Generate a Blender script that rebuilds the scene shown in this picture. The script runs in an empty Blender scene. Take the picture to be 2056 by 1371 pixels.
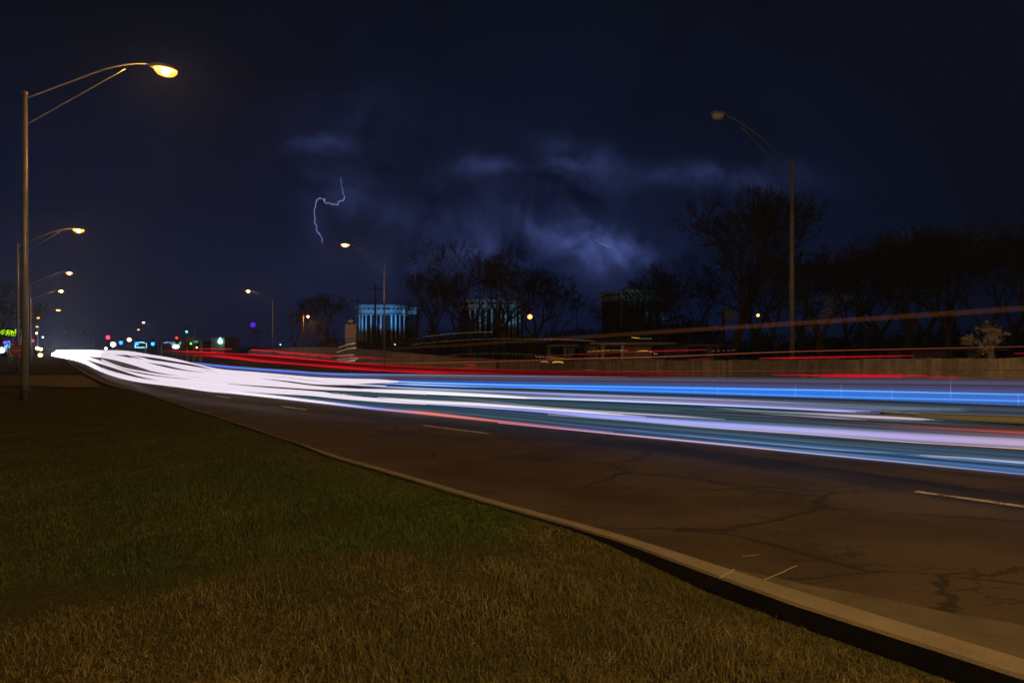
import bpy, math, random
import numpy as np
from mathutils import Vector, Matrix
random.seed(7); rng = np.random.default_rng(7)
S = bpy.context.scene
COL = S.collection
R = math.radians
HAZE = .00075

# ------------------------------------------------------------------ camera
H = 1.5; F = 1371.0; CX = 1028.0; HY = 705.0
cd = bpy.data.cameras.new('camera'); cam = bpy.data.objects.new('camera', cd); COL.objects.link(cam)
cam.location = (0, 0, H); cam.rotation_euler = (R(90), 0, 0)
cd.sensor_width = 36; cd.lens = 36 * F / 2056; cd.shift_y = (HY - 685.5) / 2056
cd.clip_start = 0.05; cd.clip_end = 6000
S.camera = cam
S.view_settings.view_transform = 'Standard'; S.view_settings.look = 'None'
S.view_settings.exposure = 0; S.view_settings.gamma = 1
cy = S.cycles
cy.use_denoising = True; cy.max_bounces = 6; cy.diffuse_bounces = 2; cy.glossy_bounces = 2
cy.transmission_bounces = 2; cy.transparent_max_bounces = 96; cy.volume_bounces = 0
cy.sample_clamp_indirect = 4; cy.use_light_tree = True
cy.volume_max_steps = 64

def at(px, py, Y): return Vector(((px - CX) / F * Y, Y, H + (HY - py) / F * Y))
def gx(px, Y): return (px - CX) / F * Y
def sn(s, n): return Vector((-.62 * s + .785 * n, .785 * s + .62 * n, 0))
def lin(c): return tuple(((v / 255) / 12.92 if v <= 10 else (((v / 255) + .055) / 1.055) ** 2.4) for v in c)

# ------------------------------------------------------------------ world: night sky with storm clouds
W = bpy.data.worlds.new('World'); S.world = W; W.use_nodes = True
nt = W.node_tree; nt.nodes.clear()
class NT:
    def __init__(s, t): s.t = t
    def n(s, ty, **k):
        o = s.t.nodes.new(ty)
        for a, b in k.items(): setattr(o, a, b)
        return o
    def l(s, a, b): s.t.links.new(a, b)
    def m(s, op, a, b=None, c=None, clamp=False):
        o = s.n('ShaderNodeMath', operation=op, use_clamp=clamp)
        for i, v in enumerate((a, b, c)):
            if v is None: continue
            if isinstance(v, (int, float)): o.inputs[i].default_value = v
            else: s.l(v, o.inputs[i])
        return o.outputs[0]
    def noise(s, vec, scale, detail=4, rough=.55, dist=0):
        o = s.n('ShaderNodeTexNoise'); o.inputs['Scale'].default_value = scale; o.inputs['Detail'].default_value = detail
        o.inputs['Roughness'].default_value = rough; o.inputs['Distortion'].default_value = dist
        if vec is not None: s.l(vec, o.inputs['Vector'])
        return o
    def ramp(s, fac, stops):
        o = s.n('ShaderNodeValToRGB'); e = o.color_ramp.elements
        while len(e) < len(stops): e.new(.5)
        for x, (p, c) in zip(e, stops): x.position = p; x.color = (*c, 1) if len(c) == 3 else c
        s.l(fac, o.inputs[0]); return o.outputs[0]
    def mix(s, fac, a, b, mode='MIX'):
        o = s.n('ShaderNodeMix', data_type='RGBA', blend_type=mode)
        for i, v in ((0, fac), (6, a), (7, b)):
            if isinstance(v, (int, float)): o.inputs[i].default_value = v
            elif isinstance(v, tuple): o.inputs[i].default_value = (*v, 1)
            else: s.l(v, o.inputs[i])
        return o.outputs[2]
g = NT(nt)
tc = g.n('ShaderNodeTexCoord'); sep = g.n('ShaderNodeSeparateXYZ'); g.l(tc.outputs['Generated'], sep.inputs[0])
dx, dy, dz = sep.outputs
ydiv = g.m('MAXIMUM', dy, .05)
u = g.m('DIVIDE', dx, ydiv); v = g.m('DIVIDE', dz, ydiv)
nz = g.noise(tc.outputs['Generated'], 7, 5, .6); nz2 = g.noise(tc.outputs['Generated'], 3.2, 6, .6, .6)
nz3 = g.noise(tc.outputs['Generated'], 11, 6, .6, .5); ns = g.n('ShaderNodeSeparateColor'); g.l(nz.outputs['Color'], ns.inputs[0])
uu = g.m('ADD', u, g.m('MULTIPLY', g.m('SUBTRACT', ns.outputs[0], .5), .15))
vv = g.m('ADD', v, g.m('MULTIPLY', g.m('SUBTRACT', ns.outputs[1], .5), .11))
def blob(px, py, su, sv, amp, rot=0):
    u0 = (px - CX) / F; v0 = (HY - py) / F
    a = g.m('SUBTRACT', uu, u0); b = g.m('SUBTRACT', vv, v0)
    c, s_ = math.cos(rot), math.sin(rot)
    p = g.m('ADD', g.m('MULTIPLY', a, c / su), g.m('MULTIPLY', b, s_ / su))
    q = g.m('ADD', g.m('MULTIPLY', a, -s_ / sv), g.m('MULTIPLY', b, c / sv))
    r2 = g.m('ADD', g.m('MULTIPLY', p, p), g.m('MULTIPLY', q, q))
    return g.m('MULTIPLY', g.m('POWER', 2.718, g.m('MULTIPLY', r2, -1)), amp)
blobs = [(1160, 350, .055, .028, 1.0, -.35), (960, 350, .03, .016, .55, .1), (1185, 495, .06, .024, 1.35, -.35), (1110, 468, .06, .013, .7, -.45),
         (1270, 520, .045, .016, .55, -.5), (640, 300, .05, .012, .45, 0), (670, 395, .04, .035, .5, 0), (1450, 360, .11, .016, .55, 0),
         (1040, 430, .20, .09, .20, -.1), (640, 400, .08, .08, .08, 0), (830, 430, .09, .02, .22, -.2), (1000, 545, .25, .06, .25, 0), (700, 230, .10, .04, .12, 0), (960, 500, .06, .03, .35, .3)]
tot = None
for b in blobs:
    e = blob(*b); tot = e if tot is None else g.m('ADD', tot, e)
tex = g.m('MAXIMUM', g.m('ADD', .95, g.m('MULTIPLY', g.m('SUBTRACT', nz3.outputs[0], .5), 6.2)), .05)
tot = g.m('MULTIPLY', tot, tex)
# broad tone of the night sky: navy towards the horizon, nearly black overhead and to the right
elev = g.m('MULTIPLY', v, 1.9, clamp=True)
base = g.ramp(elev, [(0, lin((9, 24, 52))), (.35, lin((6, 18, 42))), (1, lin((2, 10, 24)))])
side = g.m('MULTIPLY', g.m('SUBTRACT', u, .15), 1.5, clamp=True)
base = g.mix(side, base, lin((3, 11, 24)))
mot = g.ramp(nz2.outputs[0], [(.3, (.55, .6, .65)), (.7, (1.25, 1.2, 1.3))])
base = g.mix(1.0, base, mot, 'MULTIPLY')
patch = g.mix(1.0, g.n('ShaderNodeRGB').outputs[0], (1, 1, 1), 'MULTIPLY')
rgb = g.n('ShaderNodeCombineColor')
for i, c in enumerate((.020, .028, .088)): g.l(g.m('MULTIPLY', tot, c), rgb.inputs[i])
skyc = g.mix(1.0, base, rgb.outputs[0], 'ADD')
sky = g.n('ShaderNodeTexSky', sky_type='NISHITA', sun_disc=False); sky.sun_elevation = R(-4); sky.sun_rotation = R(150)
skyd = g.mix(1.0, sky.outputs[0], (.05, .05, .05), 'MULTIPLY')
skyc = g.mix(1.0, skyc, skyd, 'ADD')
bg = g.n('ShaderNodeBackground'); g.l(skyc, bg.inputs[0]); bg.inputs[1].default_value = 1
ow = g.n('ShaderNodeOutputWorld'); g.l(bg.outputs[0], ow.inputs[0])

# ------------------------------------------------------------------ helpers
def tag(o, label=None, cat=None, group=None, kind=None):
    if label: o['label'] = label
    if cat: o['category'] = cat
    if group: o['group'] = group
    if kind: o['kind'] = kind
    return o
def empty(name, loc=(0, 0, 0), rz=0):
    o = bpy.data.objects.new(name, None); COL.objects.link(o); o.location = loc; o.rotation_euler = (0, 0, rz)
    o.empty_display_size = .2
    return o
def copy_tree(o, parent=None):
    c = o.copy(); COL.objects.link(c); c.parent = parent
    for ch in o.children: copy_tree(ch, c)
    return c
class MB:
    def __init__(s): s.v = []; s.f = []; s.c = []; s.nv = 0
    def add(s, vs, fs, col=None):
        b = s.nv; s.v.extend([tuple(p) for p in vs]); s.f.extend([tuple(b + i for i in f) for f in fs]); s.nv += len(vs)
        s.c.extend([col or (1, 1, 1)] * len(vs) if not isinstance(col, list) else col)
        return s
    def box(s, x0, x1, y0, y1, z0, z1, M=None, bev=0):
        vs = [Vector(p) for p in ((x0, y0, z0), (x1, y0, z0), (x1, y1, z0), (x0, y1, z0), (x0, y0, z1), (x1, y0, z1), (x1, y1, z1), (x0, y1, z1))]
        if M: vs = [M @ p for p in vs]
        return s.add(vs, [(0, 3, 2, 1), (4, 5, 6, 7), (0, 1, 5, 4), (1, 2, 6, 5), (2, 3, 7, 6), (3, 0, 4, 7)])
    def tube(s, pts, rad, sides=8, cols=None, cap=True):
        pts = [Vector(p) for p in pts]; n = len(pts)
        if isinstance(rad, (int, float)): rad = [rad] * n
        vs = []; cc = []
        for i, p in enumerate(pts):
            d = (pts[min(i + 1, n - 1)] - pts[max(i - 1, 0)])
            d = d.normalized() if d.length > 1e-9 else Vector((0, 0, 1))
            up = Vector((0, 0, 1)) if abs(d.z) < .92 else Vector((0, 1, 0))
            a = d.cross(up).normalized(); b = a.cross(d)
            for k in range(sides):
                t = 2 * math.pi * k / sides
                vs.append(p + (a * math.cos(t) + b * math.sin(t)) * rad[i]); cc.append(cols[i] if cols else (1, 1, 1))
        fs = [(i * sides + k, i * sides + (k + 1) % sides, (i + 1) * sides + (k + 1) % sides, (i + 1) * sides + k) for i in range(n - 1) for k in range(sides)]
        if cap: fs += [tuple(range(sides))[::-1], tuple((n - 1) * sides + k for k in range(sides))]
        return s.add(vs, fs, cc)
    def lathe(s, prof, sides=16, M=None, sx=1, sy=1):
        vs = []
        for r, z in prof:
            for k in range(sides):
                t = 2 * math.pi * k / sides; p = Vector((r * math.cos(t) * sx, r * math.sin(t) * sy, z)); vs.append(M @ p if M else p)
        n = len(prof)
        fs = [(i * sides + k, i * sides + (k + 1) % sides, (i + 1) * sides + (k + 1) % sides, (i + 1) * sides + k) for i in range(n - 1) for k in range(sides)]
        fs += [tuple(range(sides))[::-1], tuple((n - 1) * sides + k for k in range(sides))]
        return s.add(vs, fs)
    def poly(s, pts, z0, z1, M=None):          # prism on an outline in x,y
        n = len(pts); vs = [Vector((x, y, z0)) for x, y in pts] + [Vector((x, y, z1)) for x, y in pts]
        if M: vs = [M @ p for p in vs]
        return s.add(vs, [tuple(range(n))[::-1], tuple(range(n, 2 * n))] + [(i, (i + 1) % n, n + (i + 1) % n, n + i) for i in range(n)])
    def build(s, name, mat, parent=None, smooth=False, color=False):
        me = bpy.data.meshes.new(name); me.from_pydata(s.v, [], s.f); me.update()
        if color:
            a = me.attributes.new('Col', 'FLOAT_COLOR', 'POINT')
            arr = np.ones((len(s.v), 4), np.float32); arr[:, :3] = np.array(s.c, np.float32); a.data.foreach_set('color', arr.ravel())
        if smooth: me.polygons.foreach_set('use_smooth', [True] * len(me.polygons))
        if mat: me.materials.append(mat)
        o = bpy.data.objects.new(name, me); COL.objects.link(o); o.parent = parent
        return o
def text_mesh(name, body, size, mat, parent, M, depth=.004):
    cu = bpy.data.curves.new(name, 'FONT'); cu.body = body; cu.size = size; cu.extrude = depth; cu.align_x = 'CENTER'; cu.align_y = 'CENTER'
    t = bpy.data.objects.new(name, cu); COL.objects.link(t)
    me = bpy.data.meshes.new_from_object(t); bpy.data.objects.remove(t); me.transform(M)
    me.materials.clear(); me.materials.append(mat)
    o = bpy.data.objects.new(name, me); COL.objects.link(o); o.parent = parent; return o

# ------------------------------------------------------------------ materials
def mat(name):
    m = bpy.data.materials.new(name); m.use_nodes = True; t = m.node_tree; t.nodes.clear(); return m, NT(t)
def pbr(name, col, rough=.6, metal=0, var=.25, scale=6, bump=.0, bscale=40, obj=True):
    m, g = mat(name); tc = g.n('ShaderNodeTexCoord'); vec = tc.outputs['Object']
    nz = g.noise(vec, scale, 5, .6); c2 = tuple(x * (1 - var) for x in col); c3 = tuple(min(1, x * (1 + var)) for x in col)
    c = g.ramp(nz.outputs[0], [(.3, c2), (.7, c3)])
    b = g.n('ShaderNodeBsdfPrincipled'); g.l(c, b.inputs['Base Color']); b.inputs['Metallic'].default_value = metal
    g.l(g.m('ADD', rough - .1, g.m('MULTIPLY', nz.outputs[0], .2)), b.inputs['Roughness'])
    if bump:
        bn = g.noise(vec, bscale, 4); bm = g.n('ShaderNodeBump'); bm.inputs['Strength'].default_value = bump; bm.inputs['Distance'].default_value = .01
        g.l(bn.outputs[0], bm.inputs['Height']); g.l(bm.outputs[0], b.inputs['Normal'])
    o = g.n('ShaderNodeOutputMaterial'); g.l(b.outputs[0], o.inputs[0]); return m
def emit(name, col, strength):
    m, g = mat(name); e = g.n('ShaderNodeEmission'); e.inputs[0].default_value = (*col, 1); e.inputs[1].default_value = strength
    o = g.n('ShaderNodeOutputMaterial'); g.l(e.outputs[0], o.inputs[0]); return m
def trailmat(name, glow):
    m, g = mat(name); a = g.n('ShaderNodeAttribute', attribute_name='Col'); e = g.n('ShaderNodeEmission'); g.l(a.outputs['Color'], e.inputs[0])
    o = g.n('ShaderNodeOutputMaterial')
    if glow:   # light along a path: adds to what is behind it, thickest through the middle
        lw = g.n('ShaderNodeLayerWeight'); lw.inputs[0].default_value = .5
        f = g.m('SUBTRACT', 1, lw.outputs['Facing']); g.l(g.m('MULTIPLY', f, g.m('MULTIPLY', f, .9)), e.inputs[1])
        t = g.n('ShaderNodeBsdfTransparent'); ad = g.n('ShaderNodeAddShader'); g.l(t.outputs[0], ad.inputs[0]); g.l(e.outputs[0], ad.inputs[1]); g.l(ad.outputs[0], o.inputs[0])
    else: g.l(e.outputs[0], o.inputs[0])
    m.cycles.emission_sampling = 'AUTO' if not glow else 'NONE'
    return m
M_TR = trailmat('trail_solid', False); M_GL = trailmat('trail_glow', True)
M_pole = pbr('galvanised_steel', (.33, .34, .37), .42, .3, .2, 3)
M_dark = pbr('dark_metal', (.05, .05, .055), .5, .5)
def glowglass(name, col, st):
    m, g = mat(name); e = g.n('ShaderNodeEmission'); e.inputs[0].default_value = (*col, 1); e.inputs[1].default_value = st; t = g.n('ShaderNodeBsdfTransparent'); t.inputs[0].default_value = (1, .85, .55, 1)
    a = g.n('ShaderNodeAddShader'); g.l(e.outputs[0], a.inputs[0]); g.l(t.outputs[0], a.inputs[1]); o = g.n('ShaderNodeOutputMaterial'); g.l(a.outputs[0], o.inputs[0]); m.cycles.emission_sampling = 'NONE'; return m
M_lens = glowglass('sodium_lens', (1.0, .40, .06), 1.25); M_arc = emit('arc_tube_glow', (1.0, .50, .13), 2400); M_arc0 = emit('bright_arc_tube_glow', (1.0, .66, .29), 30000)
M_lensfar = emit('far_sodium_lens', (1.0, .36, .06), 12)
M_unlit = pbr('unlit_glass', (.28, .30, .36), .2, 0, .1)
M_bark = pbr('bark', (.036, .032, .028), .9, 0, .35, 5)
M_twig = pbr('twigs', (.030, .027, .024), .9, 0, .35, 5)
M_conc = pbr('concrete', (.30, .27, .23), .85, 0, .22, 7, .3, 90)
M_wood = pbr('utility_wood', (.09, .065, .045), .85, 0, .3, 8)
M_white = pbr('white_paint', (.82, .82, .82), .6)
M_red = pbr('red_sheeting', (.70, .035, .05), .5)
M_black = pbr('black_sheeting', (.02, .02, .02), .5)

def asphalt():
    m, g = mat('asphalt'); tc = g.n('ShaderNodeTexCoord'); vec = tc.outputs['Object']
    fine = g.noise(vec, 90, 3, .7); big = g.noise(vec, .35, 4, .6, .4); mid = g.noise(vec, 3, 5, .6)
    c = g.ramp(big.outputs[0], [(.3, (.060, .044, .031)), (.7, (.10, .077, .055))])
    c = g.mix(.6, c, g.ramp(mid.outputs[0], [(.35, (.052, .039, .028)), (.65, (.10, .077, .056))]))
    c = g.mix(.62, c, g.ramp(fine.outputs[0], [(.32, (.018, .014, .011)), (.55, (.07, .055, .042)), (.70, (.24, .20, .16))]))
    c = g.mix(g.ramp(g.noise(vec, .8, 3, .5).outputs[0], [(.45, (0, 0, 0)), (.62, (.55, .55, .55))]), c, (.030, .023, .017))
    # meandering tar lines along cracks
    wn = g.noise(vec, 1.6, 5, .65); vm = g.n('ShaderNodeVectorMath', operation='ADD'); sc = g.n('ShaderNodeVectorMath', operation='SCALE'); sc.inputs['Scale'].default_value = .36
    g.l(wn.outputs['Color'], sc.inputs[0]); g.l(vec, vm.inputs[0]); g.l(sc.outputs[0], vm.inputs[1])
    mp = g.n('ShaderNodeMapping'); mp.inputs['Rotation'].default_value = (0, 0, R(14)); mp.inputs['Scale'].default_value = (.40, 1, 1); g.l(vm.outputs[0], mp.inputs[0])
    vo = g.n('ShaderNodeTexVoronoi', feature='DISTANCE_TO_EDGE'); vo.inputs['Scale'].default_value = .62; g.l(mp.outputs[0], vo.inputs['Vector'])
    wid = g.m('MULTIPLY', g.m('SUBTRACT', g.noise(vec, .9, 4, .6).outputs[0], .47), .028, clamp=True)
    crack = g.m('LESS_THAN', vo.outputs['Distance'], wid)
    soft = g.m('SUBTRACT', 1, g.m('DIVIDE', vo.outputs['Distance'], g.m('ADD', wid, .012)), clamp=True)
    vo2 = g.n('ShaderNodeTexVoronoi', feature='DISTANCE_TO_EDGE'); vo2.inputs['Scale'].default_value = 2.3; g.l(mp.outputs[0], vo2.inputs['Vector'])
    c2m = g.m('MULTIPLY', g.m('LESS_THAN', vo2.outputs['Distance'], .012), g.m('GREATER_THAN', g.noise(vec, .5, 3).outputs[0], .52))
    k = g.m('MAXIMUM', g.m('MULTIPLY', soft, 1.5, clamp=True), g.m('MULTIPLY', c2m, .8))
    c = g.mix(g.m('MULTIPLY', k, .8), c, (.020, .018, .016))
    b = g.n('ShaderNodeBsdfPrincipled'); g.l(c, b.inputs['Base Color']); b.inputs['Specular IOR Level'].default_value = .12
    g.l(g.m('ADD', .62, g.m('MULTIPLY', mid.outputs[0], .2)), b.inputs['Roughness'])
    bm = g.n('ShaderNodeBump'); bm.inputs['Strength'].default_value = .5; bm.inputs['Distance'].default_value = .006
    g.l(g.m('SUBTRACT', fine.outputs[0], k), bm.inputs['Height']); g.l(bm.outputs[0], b.inputs['Normal'])
    o = g.n('ShaderNodeOutputMaterial'); g.l(b.outputs[0], o.inputs[0]); return m
M_asph = asphalt()
def soil(name, a, b_, scale=1.2):
    m, g = mat(name); tc = g.n('ShaderNodeTexCoord'); vec = tc.outputs['Object']
    n1 = g.noise(vec, scale, 6, .65); n2 = g.noise(vec, 45, 3, .7)
    c = g.ramp(n1.outputs[0], [(.35, a), (.65, b_)]); c = g.mix(.6, c, g.ramp(n2.outputs[0], [(.3, tuple(x * .35 for x in a)), (.7, tuple(x * 1.5 for x in b_))]))
    b = g.n('ShaderNodeBsdfPrincipled'); g.l(c, b.inputs['Base Color']); b.inputs['Roughness'].default_value = .95; b.inputs['Specular IOR Level'].default_value = .1
    bm = g.n('ShaderNodeBump'); bm.inputs['Strength'].default_value = .8; bm.inputs['Distance'].default_value = .03; g.l(n2.outputs[0], bm.inputs['Height']); g.l(bm.outputs[0], b.inputs['Normal'])
    o = g.n('ShaderNodeOutputMaterial'); g.l(b.outputs[0], o.inputs[0]); return m
M_soil = soil('lawn_soil', (.030, .030, .012), (.055, .052, .022))
M_far = soil('verge_soil', (.10, .08, .05), (.15, .12, .075), .4)
def blademat():
    m, g = mat('grass_blades'); a = g.n('ShaderNodeAttribute', attribute_name='Col')
    b = g.n('ShaderNodeBsdfPrincipled'); g.l(a.outputs['Color'], b.inputs['Base Color']); b.inputs['Roughness'].default_value = .7; b.inputs['Specular IOR Level'].default_value = .2
    o = g.n('ShaderNodeOutputMaterial'); g.l(b.outputs[0], o.inputs[0]); return m
M_blade = blademat()
def paint():
    m, g = mat('worn_road_paint'); tc = g.n('ShaderNodeTexCoord'); n1 = g.noise(tc.outputs['Object'], 38, 4, .7); n2 = g.noise(tc.outputs['Object'], 7, 3)
    f = g.m('GREATER_THAN', g.m('ADD', n1.outputs[0], g.m('MULTIPLY', n2.outputs[0], .5)), .68)
    c = g.mix(f, (.06, .05, .04), (.66, .52, .27)); b = g.n('ShaderNodeBsdfPrincipled'); g.l(c, b.inputs['Base Color']); b.inputs['Roughness'].default_value = .7
    o = g.n('ShaderNodeOutputMaterial'); g.l(b.outputs[0], o.inputs[0]); return m
M_paint = paint()

# ------------------------------------------------------------------ ground, road, kerb
MB().add([(-1500, -200, -.05), (1500, -200, -.05), (1500, 2500, -.05), (-1500, 2500, -.05)], [(0, 1, 2, 3)]).build('ground', M_far)['kind'] = 'structure'
CURB = [(-25, 3.56), (-6, 3.56), (1, 3.72), (3.3, 3.83), (6.4, 3.80), (9, 3.80), (24, 4.4), (34, 4.6), (48, 5.5), (76, 7.6), (122, 11.2), (244, 21), (400, 36)]
def curbn(s): return float(np.interp(s, [c[0] for c in CURB], [c[1] for c in CURB]))
def strip(a, b, z, svals):
    m = MB(); vs = []
    for s in svals: p = sn(s, a(s)); q = sn(s, b(s)); vs += [(p.x, p.y, z), (q.x, q.y, z)]
    n = len(svals); m.add(vs, [(2 * i, 2 * i + 1, 2 * i + 3, 2 * i + 2) for i in range(n - 1)]); return m
ss = [-25 + i * 1.0 for i in range(90)] + [70 + i * 8 for i in range(42)]
strip(lambda s: curbn(s) + .01, lambda s: 20.8 + .9 * max(0, curbn(s) - 4.4), 0, ss).build('road', M_asph)['kind'] = 'structure'
# side street opening on the left
A0 = Vector((-15.9, 26.6)); 
st = MB().add([(-14.9, 27.6, -.004), (-24.2, 42.5, -.004), (-90, 52, -.004), (-90, 34, -.004), (-22, 29.4, -.004)], [(0, 1, 2, 3, 4)]); st.build('side_street', M_asph)['kind'] = 'structure'
# kerb: moulded section swept along the road edge, in the stretches where it shows
def kw(s): return float(np.interp(s, [-30, 2, 3.6, 8.5, 10, 27, 30], [.25, .25, .14, .12, .05, .05, .18]))
def kerbmesh(s0, s1, step, prof):
    m = MB(); k = int((s1 - s0) / step) + 1; sv = [s0 + i * (s1 - s0) / k for i in range(k + 1)]; n = len(prof); vs = []
    for s in sv:
        for dn, z in prof: dn = dn * kw(s) / .25 if dn < 0 else dn; p = sn(s, curbn(s) + dn); vs.append((p.x, p.y, z + .004 * math.sin(s * 2.1)))
    m.add(vs, [(i * n + j, i * n + j + 1, (i + 1) * n + j + 1, (i + 1) * n + j) for i in range(k) for j in range(n - 1)]); return m
def kerbmat():
    m, g = mat('kerb_concrete'); tc = g.n('ShaderNodeTexCoord'); vec = tc.outputs['Object']
    n1 = g.noise(vec, 2.2, 6, .65); n2 = g.noise(vec, 110, 3, .7)
    c = g.ramp(n1.outputs[0], [(.3, (.12, .11, .09)), (.7, (.24, .21, .17))]); c = g.mix(.35, c, g.ramp(n2.outputs[0], [(.3, (.08, .07, .055)), (.7, (.34, .30, .25))]))
    b = g.n('ShaderNodeBsdfPrincipled'); g.l(c, b.inputs['Base Color']); b.inputs['Roughness'].default_value = .85
    bm = g.n('ShaderNodeBump'); bm.inputs['Strength'].default_value = .4; bm.inputs['Distance'].default_value = .004; g.l(n2.outputs[0], bm.inputs['Height']); g.l(bm.outputs[0], b.inputs['Normal'])
    o = g.n('ShaderNodeOutputMaterial'); g.l(b.outputs[0], o.inputs[0]); return m
M_kerb = kerbmat()
prof = [(-.25, -.12), (-.25, .115), (-.235, .13), (-.04, .125), (-.012, .11), (.02, .02), (.03, .006)]
kerbmesh(-25, 48.9, .5, prof).build('kerb', M_kerb, smooth=False)['kind'] = 'structure'
kerbmesh(49, 240, 3, prof).build('kerb', M_kerb)['kind'] = 'structure'
gut = strip(lambda s: curbn(s) + .03, lambda s: curbn(s) + (.80 if s < 1 else max(.035, .80 - .30 * (s - 1) - .02 * math.sin(s * 9))), .008, [-25 + i * .25 for i in range(115)])
gut.build('gutter', pbr('gutter_concrete', (.085, .073, .058), .9, 0, .45, 2.2, .4, 110))['kind'] = 'structure'
def joint(s, a, b, z, w=.012):
    m = MB(); p = sn(s, curbn(s) + a); q = sn(s + .04, curbn(s) + b); d = sn(1, 0) - sn(0, 0); k = 6; vs = []
    for i in range(k + 1):
        r = p.lerp(q, i / k) + d * (.003 * math.sin(i * 2.3 + s)); vs += [(r.x, r.y, z), (r.x + d.x * w, r.y + d.y * w, z)]
    return m.add(vs, [(2 * i, 2 * i + 2, 2 * i + 3, 2 * i + 1) for i in range(k)])
jm = MB()
for s in (-3.6, -.6, 2.45, 5.5, 8.5):
    if s > 3:
        j = joint(s, -.11, -.03, .1345); jm.add(j.v, j.f); continue
    for pa, pb, z in ((-.25, -.04, .1345), (.05, .70, .0125)):
        j = joint(s, pa, pb, z); jm.add(j.v, j.f)
jm.build('kerb_joint', pbr('pale_mortar', (.36, .31, .25), .8))['kind'] = 'structure'
# lane markings
def dash(s0, n0, s1, n1, w):
    m = MB(); k = 24; vs = []
    for i in range(k + 1):
        t = i / k; p = sn(s0 + (s1 - s0) * t, n0 + (n1 - n0) * t); a = random.uniform(-.012, .012); d = Vector((.785, .62, 0))
        vs += [tuple(p - d * (w / 2 + a) + Vector((0, 0, .004))), tuple(p + d * (w / 2 - a) + Vector((0, 0, .004)))]
    return m.add(vs, [(2 * i, 2 * i + 1, 2 * i + 3, 2 * i + 2) for i in range(k)])
def px2(px, py, z=0): Y = (H - z) * F / (py - HY); return (gx(px, Y), Y)
def px_sn(px, py): x, y = px2(px, py); return (-.62 * x + .785 * y, .785 * x + .62 * y)
dm = MB()
for (a, b) in (((1838, 987), (2180, 1035)), ((850, 854.5), (980, 870.5)), ((566, 815.5), (616, 823)), ((435, 795), (462, 799.5)), ((1490, 1118), (1522, 1114))):
    s0, n0 = px_sn(*a); s1, n1 = px_sn(*b); d = dash(s0, n0, s1, n1, .11 if a[1] < 1100 else .02); dm.add(d.v, d.f)
for i in range(9):
    s = 31 + i * 9; n = curbn(s) + 2.0; d = dash(s, n, s + 3, n, .11); dm.add(d.v, d.f)
for k in range(1, 5):
    for i in range(-2, 12):
        s = i * 9 + 3 * k; n = 7.3 + 3.4 * k; d = dash(s, n, s + 3, n, .11); dm.add(d.v, d.f)
dm.build('road_marking', M_paint)['kind'] = 'structure'

# lawn surface
RID = [(-40, -1.2), (-2.75, 3.67), (-1.04, 4.36), (.48, 5.35), (1.2, 5.9), (9, 6.2)]
def ridY(x): return float(np.interp(x, [r[0] for r in RID], [r[1] for r in RID])) + .14 * math.sin(x * 3.1) + .08 * math.sin(x * 7.7 + 1)
def lawn_z(x, y):
    s = -.62 * x + .785 * y; n = .785 * x + .62 * y; dn = curbn(s) - kw(s) - n       # distance from the kerb's back
    edge = .10 if s > 3.9 else (.10 - .09 * min(1, (3.9 - s) / 1.2))
    t = min(1, max(0, dn / .9)); z = edge * (1 - t) + .13 * t
    dr = y - ridY(x); z += -.07 * math.exp(-((dr - .9) / .8) ** 2) * t
    z += .02 * math.sin(x * 1.3 + y * .7) * t + .012 * math.sin(x * 3.7 - y * 2.9) * t
    return z
lm = MB(); vs = []; svals = [-25 + i * .35 for i in range(157)]; dvals = [0, .15, .3, .5, .8, 1.2, 1.7, 2.3, 3, 3.8, 4.7, 5.7, 7, 8.5, 10.5, 13, 16, 20, 26, 34, 45]
for s in svals:
    for d in dvals: p = sn(s, curbn(s) - kw(s) - .005 - d); vs.append((p.x, p.y, lawn_z(p.x, p.y)))
nd = len(dvals); lm.add(vs, [(i * nd + j, i * nd + j + 1, (i + 1) * nd + j + 1, (i + 1) * nd + j) for i in range(len(svals) - 1) for j in range(nd - 1)])
lm.build('lawn', M_soil, smooth=True)['kind'] = 'structure'
# dark verge on the far side of the side street
vg = MB(); vg.add([(-25.5, 43.5, .03), (-36, 60, .03), (-62, 103, .03), (-140, 240, .03), (-300, 240, .03), (-95, 54, .03)], [(0, 1, 2, 3, 4, 5)]); vg.build('verge', M_soil)['kind'] = 'structure'

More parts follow.
